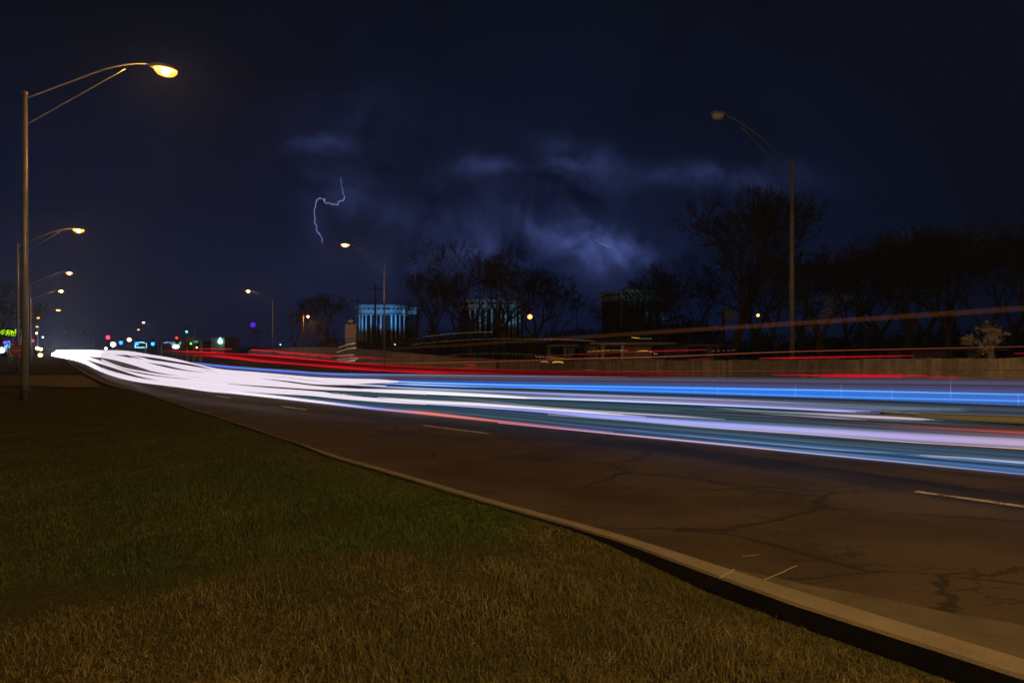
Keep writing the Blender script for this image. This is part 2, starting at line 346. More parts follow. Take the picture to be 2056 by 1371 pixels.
def vnoise(p, sc, seed):
    a = np.sin(p[:, 0] * sc * 1.3 + seed) * np.cos(p[:, 1] * sc * 1.7 + seed * 2) + .6 * np.sin(p[:, 0] * sc * 2.9 + p[:, 1] * sc * 2.1 + seed * 3) + .4 * np.sin(p[:, 0] * sc * 5.1 - p[:, 1] * sc * 6.3 + seed)
    return a / 2
def grass(name, pts, hmin, hmax, wid, cols, lean, label):
    n = len(pts); z = np.array([lawn_z(x, y) for x, y in pts]); base = np.column_stack([pts, z - .004])
    ang = rng.uniform(0, 2 * np.pi, n); hh = rng.uniform(hmin, hmax, n) * rng.uniform(.6, 1.2, n) * (1 + .45 * vnoise(pts, 3.1, 4.0)).clip(.3, 1.7); la = rng.uniform(0, 2 * np.pi, n); ll = hh * rng.uniform(.1, lean, n)
    side = np.column_stack([np.cos(ang), np.sin(ang), np.zeros(n)]) * (rng.uniform(.6, 1.3, n) * wid)[:, None]
    ld = np.column_stack([np.cos(la), np.sin(la), np.zeros(n)])
    midp = base + ld * (ll * .3)[:, None]; midp[:, 2] += hh * .55
    tip = base + ld * ll[:, None]; tip[:, 2] += hh * (.95 - .35 * np.clip(ll / hh, 0, 1))
    V = np.empty((n, 5, 3)); V[:, 0] = base - side; V[:, 1] = base + side; V[:, 2] = midp + side * .75; V[:, 3] = midp - side * .75; V[:, 4] = tip
    me = bpy.data.meshes.new(name); me.vertices.add(n * 5); me.vertices.foreach_set('co', V.astype(np.float32).ravel())
    b = (np.arange(n) * 5)[:, None]; q = (b + np.array([0, 1, 2, 3])); t = b + np.array([3, 2, 4])
    me.loops.add(n * 7); me.polygons.add(n * 2)
    me.loops.foreach_set('vertex_index', np.concatenate([q.ravel(), t.ravel()]).astype(np.int32))
    me.polygons.foreach_set('loop_start', np.concatenate([np.arange(n) * 4, n * 4 + np.arange(n) * 3]).astype(np.int32))
    me.update(calc_edges=True)
    c = np.ones((n, 5, 4), np.float32); cc = cols(pts); c[:, :, :3] = cc[:, None, :]
    a = me.attributes.new('Col', 'FLOAT_COLOR', 'POINT'); a.data.foreach_set('color', c.ravel())
    me.materials.append(M_blade); o = bpy.data.objects.new(name, me); COL.objects.link(o); tag(o, label, 'grass', kind='stuff'); return o
def scatter(n, dmin, dmax, power=1.0):      # lawn points in the wedge the camera stands before, denser near
    r = dmin * (dmax / dmin) ** rng.uniform(0, 1, n * 2) ** power; th = rng.uniform(-.80, .92, n * 2); x = r * np.sin(th); y = r * np.cos(th)
    s = -.62 * x + .785 * y; nn = .785 * x + .62 * y; cn = np.interp(s, [c[0] for c in CURB], [c[1] for c in CURB])
    ok = (nn < cn - np.interp(s, [-30, 2, 3.6, 8.5, 10, 27, 30], [.25, .25, .14, .12, .05, .05, .18]) - .02 - rng.uniform(0, .06, n * 2)) & (s < 29) & (s > -24); return np.column_stack([x, y])[ok][:n]
ridx = np.array([r[0] for r in RID]); ridy = np.array([r[1] for r in RID])
def colf(p):
    n = len(p); dr = p[:, 1] - (np.interp(p[:, 0], ridx, ridy) + .14 * np.sin(p[:, 0] * 3.1) + .08 * np.sin(p[:, 0] * 7.7 + 1)) + rng.normal(0, .12, n)
    f = np.clip((dr + .35 * vnoise(p, 2.3, 7.0)) / .9 + .5, 0, 1)
    k = vnoise(p, 1.7, 2.0); k2 = vnoise(p, 4.2, 5.0)
    dry = np.array([[.165, .142, .070]]) * (1 + .28 * k2)[:, None] * rng.uniform(.45, 1.45, (n, 1))
    olive = np.array([[.062, .078, .032]]) * rng.uniform(.5, 1.4, (n, 1))
    w = np.clip(.18 + .45 * k + rng.normal(0, .15, n), 0, 1)[:, None]; near = dry * (1 - w) + olive * w
    green = np.array([[.050, .080, .028]]) * rng.uniform(.5, 1.5, (n, 1)); tan = np.array([[.12, .108, .046]]) * rng.uniform(.5, 1.4, (n, 1))
    w2 = np.clip(.15 + .55 * vnoise(p, 1.1, 9.0) + rng.normal(0, .12, n), 0, 1)[:, None]
    # lusher patch next to the kerb
    s = -.62 * p[:, 0] + .785 * p[:, 1]; nn = .785 * p[:, 0] + .62 * p[:, 1]; lush = np.exp(-((s - 4.6) / 1.5) ** 2 - ((3.2 - nn) / 1.1) ** 2)[:, None]
    far = green * (1 - w2) + tan * w2; far = far * (1 - lush) + np.array([[.062, .108, .026]]) * rng.uniform(.6, 1.4, (n, 1)) * lush
    return np.clip(near * (1 - f[:, None]) + far * f[:, None], .003, 1)
p1 = scatter(230000, 1.5, 9.0); grass('dry_grass', p1, .02, .055, .0014, colf, 1.6, 'short dry brown grass covering the near lawn beside the kerb')
p2 = scatter(230000, 5.0, 30.0, .9); grass('green_grass', p2, .025, .055, .0032, colf, 1.5, 'dark green grass covering the lawn beyond the dry patch')

# ------------------------------------------------------------------ street lamps
def sodium(parent, loc, power, size=.12, spot=158):
    ld = bpy.data.lights.new('lamp_light', 'SPOT'); ld.energy = power; ld.color = (1, .56, .17); ld.spot_size = R(spot); ld.spot_blend = .6; ld.shadow_soft_size = size
    o = bpy.data.objects.new('lamp_light', ld); COL.objects.link(o); o.location = loc; o.parent = parent; return o
def make_lamp(poleh, headh, arm, lensmat, lensr=.24, pr=.09, arc=None):
    r = empty('street_lamp')
    MB().tube([(0, 0, .42), (0, 0, poleh * .5), (0, 0, poleh)], [pr, pr * .82, pr * .6], 14).build('pole', M_pole, r, True)
    b = MB().lathe([(pr * 2.1, 0), (pr * 2.1, .04), (pr * 1.45, .06), (pr * 1.4, .40), (pr * 1.1, .46)], 16); b.build('pole_base', M_dark, r)
    up = []; lo = []
    dz = headh + .08 - poleh
    for i in range(13):
        t = i / 12; up.append((arm * t, 0, poleh - .12 + (dz + .12) * min(1.0, 1.28 * t - .36 * max(0, t - .55) ** 1.2 - .5 * max(0, t - .7) ** 1.5 * (t > .7))))
        if i < 10: lo.append((arm * t, 0, poleh - .85 + (dz + .72) * t / .75 * .93))
    a = MB().tube(up, .025, 8)
    a.build('arm', M_pole, r, True)
    MB().tube(lo, .016, 8).build('brace', M_pole, r, True)
    MB().lathe([(pr * .72, poleh - .02), (pr * .75, poleh + .06), (.01, poleh + .10)], 12).build('cap', M_pole, r)
    Mh = Matrix.Translation((arm + .22, 0, headh + .06))
    h = MB(); h.lathe([(.05, .11), (.16, .10), (.22, .04), (.235, -.01), (.20, -.03)], 18, Mh, 1.75, .95); hd = h.build('luminaire', M_pole, r, True)
    Ml = Matrix.Translation((arm + .28, 0, headh + .03))
    l = MB(); l.lathe([(lensr, 0), (lensr * .95, -.07), (lensr * .7, -.15), (lensr * .35, -.19), (.01, -.20)], 18, Ml, 1.1, .85)
    l.build('lens', lensmat, hd, True)
    if arc: MB().lathe([(.005, -.09), (.05, -.05), (.065, 0), (.05, .05), (.005, .09)], 10, Matrix.Translation((arm + .28, 0, headh - .045)), 1.5, 1).build('arc_tube', arc, hd, True)
    return r
ARMV = Vector((.785, .62, 0)); RZ = math.atan2(.62, .785)
protoL = make_lamp(8.56, 10.1, 3.24, M_lens, .30, arc=M_arc)
def place_lamp(o, hx, hy, side, zh=10.1, arm=3.52, label=None):
    Y = F * (zh - .05 - H) / (HY - hy); hd = Vector((gx(hx, Y), Y, 0)); p = hd - ARMV * arm * side
    o.location = (p.x, p.y, 0); o.rotation_euler = (0, 0, RZ + (0 if side > 0 else math.pi)); tag(o, label, 'street lamp', 'lit street lamps along the road'); return p
place_lamp(protoL, 333, 146, 1, label='nearest lit street lamp, tall grey pole rooted in the lawn at far left')
L2 = [(158, 464, 1, 'second lit lamp of the left row, thin pole behind the nearest pole'), (139, 549, 1, 'third lit lamp of the left row, below the second glowing head'),
      (123, 585, 1, 'fourth lit lamp of the left row, small glow below the third'), (117, 623, 1, 'fifth lit lamp of the left row, above the bright end of the road'),
      (76, 638, 1, 'topmost of the small far lamps stacked just right of the nearest pole'), (75, 656, 1, 'middle of the small far lamps stacked just right of the nearest pole'),
      (693, 493, -1, 'big lit street lamp of the far side near the blue lit building'), (498, 585, -1, 'lit street lamp on a thin pole left of the orange lit tree'),
      (288, 648, -1, 'lit street lamp above the cyan traffic signals'), (278, 662, -1, 'small lit lamp just below the lamp above the cyan signals')]
far_proto = None
for i, (hx, hy, sd, lab) in enumerate(L2):
    if i == 0: far_proto = make_lamp(8.75, 10.1, 3.24, M_lens, .32, arc=M_arc); o = far_proto
    elif i == 3: far2 = make_lamp(8.75, 10.1, 3.24, M_lensfar, .34); o = far2
    elif i in (4, 5, 9): o = copy_tree(far2)
    else: o = copy_tree(far_proto)
    place_lamp(o, hx, hy, sd, label=lab)
# the next lamp of the near row stands behind the camera
ob = copy_tree(protoL)
for ch in ob.children_recursive:
    if ch.name.startswith('arc_tube'): ch.data = ch.data.copy(); ch.data.materials[0] = M_arc0
bp = Vector((5.6, -5.8, 0)); ob.location = bp; ob.rotation_euler = (0, 0, RZ)
tag(ob, 'lit street lamp of the near row standing behind the viewpoint', 'street lamp', 'lit street lamps along the road')
# unlit lamp on the right
_mp = M_pole; M_pole = pbr('dull_steel', (.13, .135, .16), .6, .2); un = make_lamp(9.45, 10.55, 4.15, M_unlit, .25, .12); M_pole = _mp; pY = 28.6; hdv = Vector((gx(1412, 25.9), 25.9, 0)); pv = Vector((gx(1590, pY), pY, 0)); d = (hdv - pv)
un.location = pv; un.rotation_euler = (0, 0, math.atan2(d.y, d.x)); tag(un, 'unlit street lamp on a tall grey pole behind the board fence at right', 'street lamp')

# small yellow lights low down at the left, on short posts
pst = [(75, 699, 90), (82, 701, 100), (81, 713, 80), (74, 669, 150)]
pl_labels = ['low amber post light, left one of the close pair below the far lamps', 'low amber post light, right one of the close pair below the far lamps', 'lowest amber post light just above the side street', 'small amber light between the far lamps and the red dot at left']
M_amber = emit('amber_globe', (1, .55, .15), 16); proto = None
for (px, py, Y), lb in zip(pst, pl_labels):
    p = at(px, py, Y)
    o = empty('post_light', (p.x, p.y, 0)); hz = max(p.z, .6)
    MB().tube([(0, 0, 0), (0, 0, hz - .2)], .05, 8).build('post', M_dark, o); MB().lathe([(.02, -.2), (.18, -.12), (.22, 0), (.16, .14), (.02, .2)], 12, Matrix.Translation((0, 0, hz))).build('globe', M_amber, o, True)
    tag(o, lb, 'post light', 'small post lights at the left')

# ------------------------------------------------------------------ light trails (long paths of head and tail lights, at lamp height above the lanes)
TB = {2600: 4.9, 2056: 6.1, 1500: 8.5, 1000: 11.85, 640: 16.1, 400: 20.5, 300: 25, 200: 48, 150: 110, 100: 230}
TT = {2600: 9.2, 2056: 11.6, 1500: 15.7, 1000: 23, 640: 35, 400: 54, 300: 75, 200: 130, 150: 180, 100: 260}
def tab(T, x):
    k = sorted(T); return 1 / float(np.interp(x, k, [1 / T[q] for q in k]))
def depth(x, y, t):
    Y = tab(TB, x) + (tab(TT, x) - tab(TB, x)) * t
    if y > HY: Y = min(Y, (H - .22) * F / (y - HY))
    return Y
def catm(xs, ys, x):      # monotone-ish smooth interpolation
    i = int(np.clip(np.searchsorted(xs, x) - 1, 0, len(xs) - 2)); x0, x1 = xs[i], xs[i + 1]; h = x1 - x0; t = (x - x0) / h
    def sl(j):
        if j == 0: return (ys[1] - ys[0]) / (xs[1] - xs[0])
        if j == len(xs) - 1: return (ys[-1] - ys[-2]) / (xs[-1] - xs[-2])
        return (ys[j + 1] - ys[j - 1]) / (xs[j + 1] - xs[j - 1])
    m0, m1 = sl(i) * h, sl(i + 1) * h
    return (2 * t ** 3 - 3 * t ** 2 + 1) * ys[i] + (t ** 3 - 2 * t ** 2 + t) * m0 + (-2 * t ** 3 + 3 * t ** 2) * ys[i + 1] + (t ** 3 - t ** 2) * m1
def strand(mb, knots, t, gain=1.0, dxs=24, taper=(1, 1), off=0, sides=6, wmul=1):
    knots = sorted(knots, key=lambda k: k[0]); xs = [k[0] for k in knots]; x0, x1 = xs[0], xs[-1]; n = max(4, int((x1 - x0) / dxs))
    pts = []; rad = []; cols = []
    for i in range(n + 1):
        q = i / n; x = x0 + (x1 - x0) * q
        y = catm(xs, [k[1] for k in knots], x) if len(xs) > 1 else knots[0][1]
        w = float(np.interp(x, xs, [k[2] for k in knots])) * wmul; c = [float(np.interp(x, xs, [lin(k[3])[j] for k in knots])) * gain for j in range(3)]
        f = 1.0
        if taper[0] < 1: f *= min(1, taper[0] + q * 6)
        if taper[1] < 1: f *= min(1, taper[1] + (1 - q) * 6)
        Y = depth(x, y + off, t); p = at(x, y + off, Y)
        if p.z < .05: p.z = .05
        pts.append(p); rad.append(max(.003, w * .5 * Y / F * (f ** .5))); cols.append(tuple(v_ * f for v_ in c))
    mb.tube(pts, rad, sides, cols, cap=True)
def lobe(mb, rows, t0, t1, N, c0=(240, 226, 240), gain=1.0, dxs=14, lastfade=None):
    # rows: x, y top, y bottom; filled by N strands; t1 for the bottom strand
    xs = [r[0] for r in rows]
    for k in range(N):
        q = (k + .5) / N; kn = []
        for (x, a, b) in rows:
            w = (b - a) / N * 1.5 + .1
            whit = (520, 500, 520) if x < 150 else ((330, 320, 330) if x < 190 else c0)
            kn.append((x, a + (b - a) * q, w, whit))
        if lastfade: kn[-1] = (*kn[-1][:3], lastfade)
        strand(mb, kn, t0 + (t1 - t0) * q, gain * (1 + .04 * math.sin(k * 5.1)), dxs)
wm = MB()
WH = (240, 226, 240)
lobe(wm, [(104, 709, 714), (163, 719, 727), (204, 738.6, 746.5), (245, 751, 760), (286, 760, 768), (347, 767, 775.5), (420, 776, 786), (456, 782, 789), (553, 793.5, 799)], .05, 0, 6, lastfade=(250, 246, 255))
lobe(wm, [(108, 707, 713), (163, 713, 719), (204, 725, 731), (245, 741, 744), (276, 749, 754.2), (306, 754, 761), (347, 759, 768), (420, 765, 777), (470, 772, 783.5), (534, 778, 789), (621, 784.5, 794), (670, 789, 799), (709, 793.5, 802.5), (790, 800, 808.5), (856, 804, 812)], .30, .12, 10, lastfade=(225, 215, 245))
lobe(wm, [(120, 704, 712), (204, 711, 718), (245, 715, 726.5), (286, 725.5, 738.5), (306, 731, 745), (350, 741, 753), (406, 748, 758), (456, 751, 769), (557, 764.5, 776.5), (631, 774.5, 781.5), (709, 780, 785), (775, 782, 788.5), (856, 784.5, 792)], .62, .42, 14)
lobe(wm, [(112, 703.5, 709), (140, 702.5, 711), (204, 703, 713), (255, 704.5, 712.3), (306, 712.5, 717.5), (347, 719, 724.5), (388, 729, 731.5), (440, 740.5, 744), (514, 747, 751.5), (583, 753, 758), (631, 757, 764), (700, 760, 770), (760, 761.5, 769), (800, 765, 767.5)], .85, .72, 10)
lobe(wm, [(256, 712.4, 713), (286, 717.5, 720), (306, 723.4, 726), (347, 728.8, 731.5), (388, 735.5, 739), (420, 741, 745), (470, 748, 752), (514, 752, 758), (583, 759, 765), (631, 765, 771), (700, 770, 773), (775, 774, 775)], .70, .66, 5)
lobe(wm, [(262, 717, 718), (286, 721, 725.5), (330, 726.5, 732.5), (370, 735, 741.5), (420, 746, 749), (470, 751, 756), (520, 758, 762)], .62, .60, 4)
lobe(wm, [(204, 721, 723.5), (245, 737, 739.5), (286, 745, 748), (330, 752, 755.5), (390, 757, 762), (456, 765, 773)], .40, .36, 4)
tag(wm.build('headlight_glow', M_TR, color=True), 'blinding white mass of merged headlight trails along the near lanes', 'light trails', kind='stuff')

def thing_trail(name, label, cat, knots, t, glow=False, gain=1.0, n=1, spread=0, group=None, taper=(1, 1), dxs=24):
    mb = MB(); rd = random.Random(label); knots = sorted(knots, key=lambda k: k[0]); xs = [k[0] for k in knots]
    wmax = max(k[2] for k in knots) + (spread if n > 1 else 0); K = 1 if wmax < 3.2 else min(14, int(round(wmax / 1.5))); L = xs[-1] - xs[0]
    for k in range(K):
        q = 0 if K == 1 else (k + .5) / K - .5; br = 1 if K == 1 else (1.08 - .62 * (2 * q) ** 2) * rd.uniform(.80, 1.12)
        a = xs[0] + (rd.random() ** 2 * min(.16 * L, 90) if K > 1 else 0); b = xs[-1] - (rd.random() ** 2 * min(.14 * L, 70) if K > 1 and xs[-1] < 2100 else 0)
        kk = []
        for x in sorted({a, b} | {x for x in xs if a < x < b}):
            y = catm(xs, [z[1] for z in knots], x); w = float(np.interp(x, xs, [z[2] for z in knots])) + (spread if n > 1 else 0); c = tuple(float(np.interp(x, xs, [z[3][i] for z in knots])) for i in range(3))
            e = .25 if (K > 1 and ((x == a and a > 300) or (x == b and b < 2100))) else 1
            kk.append((x, y + q * w, (w / K * 1.55 if K > 1 else w) * (e if K > 1 else 1), c))
        strand(mb, kk, t + .012 * k, gain * br, dxs, taper)
    ob = mb.build(name, M_GL if glow else M_TR, color=True); tag(ob, label, cat, group)
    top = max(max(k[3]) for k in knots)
    if not glow and top > 160 and L > 60:      # wide faint additive tube, a painted soft glow round the path
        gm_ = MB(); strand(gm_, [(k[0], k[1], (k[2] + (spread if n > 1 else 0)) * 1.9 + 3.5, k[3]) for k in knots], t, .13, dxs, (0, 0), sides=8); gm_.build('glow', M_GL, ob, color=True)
    return ob
GW = 'white and blue headlight trails'; GR = 'red and orange tail light trails'; HT = 'headlight_trail'; TT_ = 'tail_light_trail'; CH = 'headlight trail'; CT = 'tail light trail'
X = 2500
thing_trail(HT, 'lowest trail, white turning violet blue then orange pink along the empty lane', CH, [(440, 782, 4, (246, 236, 248)), (480, 787.5, 5, (248, 240, 252)), (553, 796.5, 5.5, (250, 245, 255)), (651, 808, 5, (235, 225, 255)), (748, 819.5, 4.5, (150, 150, 245)), (800, 824.5, 4.5, (190, 140, 190)), (856, 829.5, 6, (225, 125, 112)), (992, 844.5, 4, (200, 112, 118)), (1129, 858.5, 4, (140, 90, 150)), (1256, 870, 3, (110, 110, 190))], 0.0, group=GW)
thing_trail(HT, 'thin pale pink line edging the wide steel blue ribbon at its bottom', CH, [(1000, 848.5, 1.6, (180, 120, 140)), (1256, 873, 1.8, (225, 185, 195)), (1451, 892, 1.8, (225, 195, 200)), (1656, 912.5, 1.8, (190, 180, 200)), (1851, 931.5, 1.7, (165, 165, 190)), (2056, 952, 1.5, (130, 140, 170)), (X, 996, 1.4, (110, 120, 150))], 0.0, group=GW)
thing_trail(HT, 'blue band lying just above the thin pale edge line nearest the empty lane', CH, [(1080, 853, 3, (70, 85, 130)), (1256, 868, 6, (75, 100, 170)), (1451, 885, 9, (66, 102, 172)), (1656, 904.5, 12, (70, 112, 172)), (1851, 921.5, 14, (62, 98, 150)), (2056, 941, 16, (62, 96, 146)), (X, 982, 22, (58, 88, 130))], .03, n=3, spread=4, group=GW)
thing_trail(HT, 'dim grey teal band above the blue band next to the empty lane', CH, [(700, 806, 6, (52, 76, 96)), (856, 822, 10, (52, 76, 94)), (1056, 842, 13, (58, 80, 98)), (1256, 858.5, 12, (70, 96, 122)), (1451, 875, 13, (72, 98, 118)), (1656, 894.5, 14, (74, 98, 112)), (1851, 912, 12, (70, 92, 108)), (2056, 928, 10, (84, 98, 112)), (X, 965, 12, (80, 92, 105))], .06, n=3, spread=5, group=GW)
thing_trail(HT, 'pale lilac highlight inside the blue band at the right edge', CH, [(1812, 911, 1.5, (130, 150, 180)), (1870, 916, 3.5, (175, 175, 205)), (1960, 922, 4.5, (155, 168, 200)), (2056, 928.5, 4, (150, 165, 195)), (X, 958, 5, (140, 150, 180))], .02, group=GW)
thing_trail(HT, 'hairline pale streaks within the teal band on the right', CH, [(1256, 862, .9, (110, 130, 150)), (1656, 900.5, 1.1, (140, 158, 175)), (1812, 910, 1.2, (120, 140, 160))], .04, group=GW)
# main lilac
thing_trail(HT, 'bright white trail tapering out at the middle of the picture', CH, [(740, 798, 7, (245, 236, 246)), (840, 806, 7, (250, 245, 250)), (956, 811.5, 6, (250, 242, 250)), (1051, 818.5, 5.5, (248, 240, 250)), (1187, 828.5, 4, (245, 235, 245)), (1256, 833.5, 2.5, (220, 205, 220)), (1300, 837, 1, (170, 170, 190))], .2, group=GW)
thing_trail(HT, 'broad lilac blue trail widening to pink at the right edge', CH, [(760, 804, 3, (235, 225, 250)), (856, 813, 4, (220, 215, 250)), (956, 818, 4.5, (170, 170, 235)), (1051, 824, 5, (135, 140, 225)), (1256, 839.5, 7, (150, 160, 240)), (1451, 853, 8, (148, 158, 230)), (1656, 866, 10, (165, 162, 215)), (1851, 878, 13, (165, 152, 200)), (2056, 889, 15, (172, 152, 178)), (X, 915, 19, (160, 142, 165))], .16, n=2, spread=3, group=GW)
thing_trail(HT, 'thin pale line running just under the broad lilac trail', CH, [(1100, 832, 1.8, (150, 140, 150)), (1256, 843.5, 2, (150, 150, 160)), (1431, 858, 2, (195, 180, 195)), (1656, 874, 2, (190, 175, 195)), (1851, 889, 2, (190, 168, 185)), (2056, 901, 2, (200, 175, 185)), (X, 930, 2.4, (180, 160, 170))], .14, group=GW)
thing_trail(HT, 'thin white trail ending in a point above the lilac trail', CH, [(900, 797, 1.5, (70, 90, 105)), (1100, 818, 1.5, (150, 150, 165)), (1256, 829, 1.8, (215, 205, 215)), (1380, 836.5, 1.6, (190, 195, 205)), (1457, 842, .8, (140, 150, 160))], .24, group=GW)
thing_trail(HT, 'wide grey olive band under the lilac trail at right', CH, [(1600, 882, 5, (42, 48, 50)), (1851, 897, 9, (68, 64, 60)), (2056, 911, 12, (74, 64, 52)), (X, 945, 16, (70, 60, 48))], .1, n=2, spread=5, group=GW)
# grey-blue fills between
fm = MB()
def fill(rows, t0, t1, N, c0, c1, gain=1.0):
    for k in range(N):
        q = (k + .5) / N; jit = .72 + .5 * random.random(); kn = []
        for (x, a, b) in rows:
            c = tuple((c0[j] * (1 - q) + c1[j] * q) * jit for j in range(3)); kn.append((x, a + (b - a) * q, (b - a) / N * 1.9, c))
        strand(fm, kn, t0 + (t1 - t0) * q, gain, 40)
fill([(645, 784.5, 785.5), (700, 785, 795), (856, 792, 804), (1056, 801, 818), (1256, 808, 832), (1451, 816, 846), (1656, 826, 858), (1851, 840, 872), (2056, 856, 884), (X, 880, 910)], .5, .25, 12, (44, 66, 78), (58, 72, 84))
fill([(480, 786, 789), (560, 791, 795), (651, 798, 805), (748, 806, 818), (856, 812, 827), (1056, 826, 849), (1256, 845, 870), (1656, 878, 905), (2056, 905, 940), (X, 935, 985)], .16, .04, 12, (50, 70, 92), (60, 84, 100), .8)
fill([(450, 735.5, 741), (573, 744.5, 753), (700, 751, 761), (856, 753, 766), (1056, 756, 768), (1256, 757, 773), (1656, 759, 781), (2056, 762, 788), (X, 768, 800)], 1.0, .95, 10, (80, 78, 102), (74, 62, 84), .75)
fill([(720, 774, 775), (775, 775, 780), (856, 776, 785), (1056, 780, 797), (1256, 788, 804), (1656, 800, 822), (2056, 815, 838), (X, 828, 856)], .7, .6, 8, (58, 68, 82), (62, 70, 84), .8)
tag(fm.build('dim_light_streaks', M_TR, color=True), 'smoky grey blue streaks filling the gaps between the brighter trails', 'light trails', kind='stuff')
# middle trails
thing_trail(HT, 'thick white trail in mid lane fading to a point near the centre', CH, [(720, 782.5, 6, (245, 236, 246)), (840, 787.5, 8, (250, 246, 252)), (956, 793, 7, (250, 246, 252)), (1051, 798.5, 4.5, (245, 240, 250)), (1100, 801.5, 1.5, (200, 205, 230))], .5, group=GW)
thing_trail(HT, 'periwinkle trail below the blue ribbon ending abruptly at right', CH, [(900, 789, 2, (190, 200, 250)), (1051, 797.5, 3.5, (190, 205, 255)), (1256, 805, 4.2, (185, 200, 252)), (1451, 813.5, 5, (172, 178, 245)), (1656, 823.5, 6, (168, 166, 235)), (1769, 827, 6.5, (165, 162, 238))], .5, group=GW)
thing_trail(HT, 'upper pale blue line of the pair below the blue ribbon', CH, [(640, 769, 1.5, (180, 190, 240)), (856, 780.5, 2.6, (160, 185, 245)), (1051, 788, 2.8, (150, 170, 240)), (1256, 796, 3, (168, 176, 236)), (1451, 803, 3.4, (150, 150, 200)), (1656, 812, 3.4, (112, 124, 152)), (1800, 818, 4, (104, 122, 146)), (1948, 823, 6, (98, 120, 138))], .58, group=GW)
thing_trail(HT, 'mauve grey band between the two pale lines below the blue ribbon', CH, [(950, 789, 3, (110, 110, 150)), (1256, 800.5, 5, (128, 124, 152)), (1451, 808, 6, (122, 116, 150)), (1656, 817, 7, (102, 112, 138)), (1948, 824, 8, (92, 112, 128))], .55, n=2, spread=2, group=GW)
thing_trail(HT, 'thin yellowish line below the blue ribbon at far right', CH, [(1769, 825.5, 1.3, (120, 115, 90)), (1900, 832, 1.6, (170, 160, 125)), (2056, 836.5, 1.6, (165, 155, 120)), (X, 850, 1.8, (150, 140, 110))], .55, group=GW)
thing_trail(HT, 'soft olive brown band below the thin yellowish line at far right', CH, [(1769, 829, 4, (60, 58, 45)), (1900, 837, 8, (84, 70, 42)), (2056, 843, 11, (92, 72, 36)), (X, 860, 14, (80, 62, 32))], .45, n=2, spread=4, group=GW)
thing_trail(HT, 'pinkish white trail fading out below the abruptly ended periwinkle one', CH, [(1400, 815, 2, (70, 82, 84)), (1529, 826.5, 4, (120, 135, 132)), (1656, 833.5, 6.5, (180, 165, 172)), (1780, 838.5, 5.5, (200, 170, 176)), (1851, 841.5, 3.5, (190, 170, 170)), (1900, 843.5, 1, (110, 105, 100))], .42, group=GW)
thing_trail(HT, 'thin white line under the pinkish fading trail', CH, [(1529, 831, 1, (110, 120, 120)), (1656, 838, 2, (170, 165, 185)), (1740, 842.5, 1, (120, 115, 130))], .4, group=GW)
thing_trail(TT_, 'brownish red band crossing the white trails at right', CT, [(1330, 826, 3, (50, 40, 46)), (1548, 838, 7, (72, 48, 46)), (1656, 847, 9, (82, 50, 46)), (1851, 857, 10, (88, 48, 38)), (2056, 868, 12, (112, 52, 34)), (X, 890, 14, (110, 48, 30))], .33, n=2, spread=4, group=GR)
thing_trail(TT_, 'upper thin red line inside the brownish band at right edge', CT, [(1656, 850, .8, (110, 60, 50)), (1851, 859, 1.2, (150, 62, 44)), (2056, 869.5, 2, (185, 55, 38)), (X, 893, 2.4, (180, 50, 34))], .3, group=GR)
thing_trail(TT_, 'lower thin red line inside the brownish band at right edge', CT, [(1780, 861, .8, (110, 60, 40)), (1930, 868.5, 1.4, (150, 58, 34)), (2056, 875, 2, (150, 60, 32)), (X, 900, 2.4, (140, 56, 28))], .28, group=GR)
# blue ribbon
bm_ = [(740, 766, 3, (120, 150, 235)), (800, 768, 6, (50, 110, 215)), (856, 770.5, 9, (45, 115, 220)), (1056, 776, 10, (32, 112, 225)), (1256, 781, 12, (34, 110, 220)), (1451, 785, 13.5, (44, 110, 216)), (1656, 791.5, 17, (46, 108, 205)), (1851, 796.5, 20, (50, 102, 190)), (2056, 801.5, 23, (54, 98, 182)), (X, 813, 30, (50, 90, 165))]
thing_trail(HT, 'vivid blue ribbon spanning from the middle to the right edge', CH, bm_, .92, n=4, spread=5, group=GW)
thing_trail(HT, 'pale cyan line along the top of the vivid blue ribbon', CH, [(775, 765, 2, (200, 220, 255)), (856, 768.5, 2, (190, 215, 255)), (1056, 773.5, 1.5, (130, 190, 250)), (1256, 776.5, 1.8, (110, 175, 248)), (1656, 783.5, 2, (120, 180, 242)), (2056, 792, 2, (118, 160, 222)), (X, 801, 2.4, (110, 150, 210))], .9, group=GW)
thing_trail(HT, 'pale blue line low in the vivid blue ribbon', CH, [(775, 770, 1.6, (225, 230, 255)), (856, 773, 1.8, (210, 225, 255)), (960, 777, 1.5, (150, 185, 250)), (1256, 783, 1.3, (96, 160, 245)), (1656, 796, 1.8, (84, 150, 236)), (2056, 805, 2.6, (96, 148, 225)), (X, 817, 3, (90, 140, 210))], .88, group=GW)
thing_trail(HT, 'dull grey blue line along the bottom of the vivid blue ribbon', CH, [(1056, 783, 1, (70, 90, 110)), (1456, 798, 1, (60, 90, 120)), (1656, 802, 1.2, (84, 112, 140)), (2056, 814.5, 1.3, (120, 142, 165)), (X, 828, 1.4, (110, 130, 150))], .85, group=GW)
thing_trail(HT, 'blue edge line topping the white mass on its far side', CH, [(365, 724.5, 2, (170, 185, 245)), (388, 728.5, 3.2, (100, 130, 225)), (456, 736, 3.2, (105, 135, 235)), (573, 744.5, 3.2, (100, 130, 232)), (651, 750, 3, (115, 145, 240)), (775, 752, 2.4, (105, 120, 200)), (856, 752.8, 2, (130, 120, 155)), (1056, 755, 1.6, (125, 115, 150)), (1256, 757, 1.5, (120, 112, 140))], .97, group=GW)
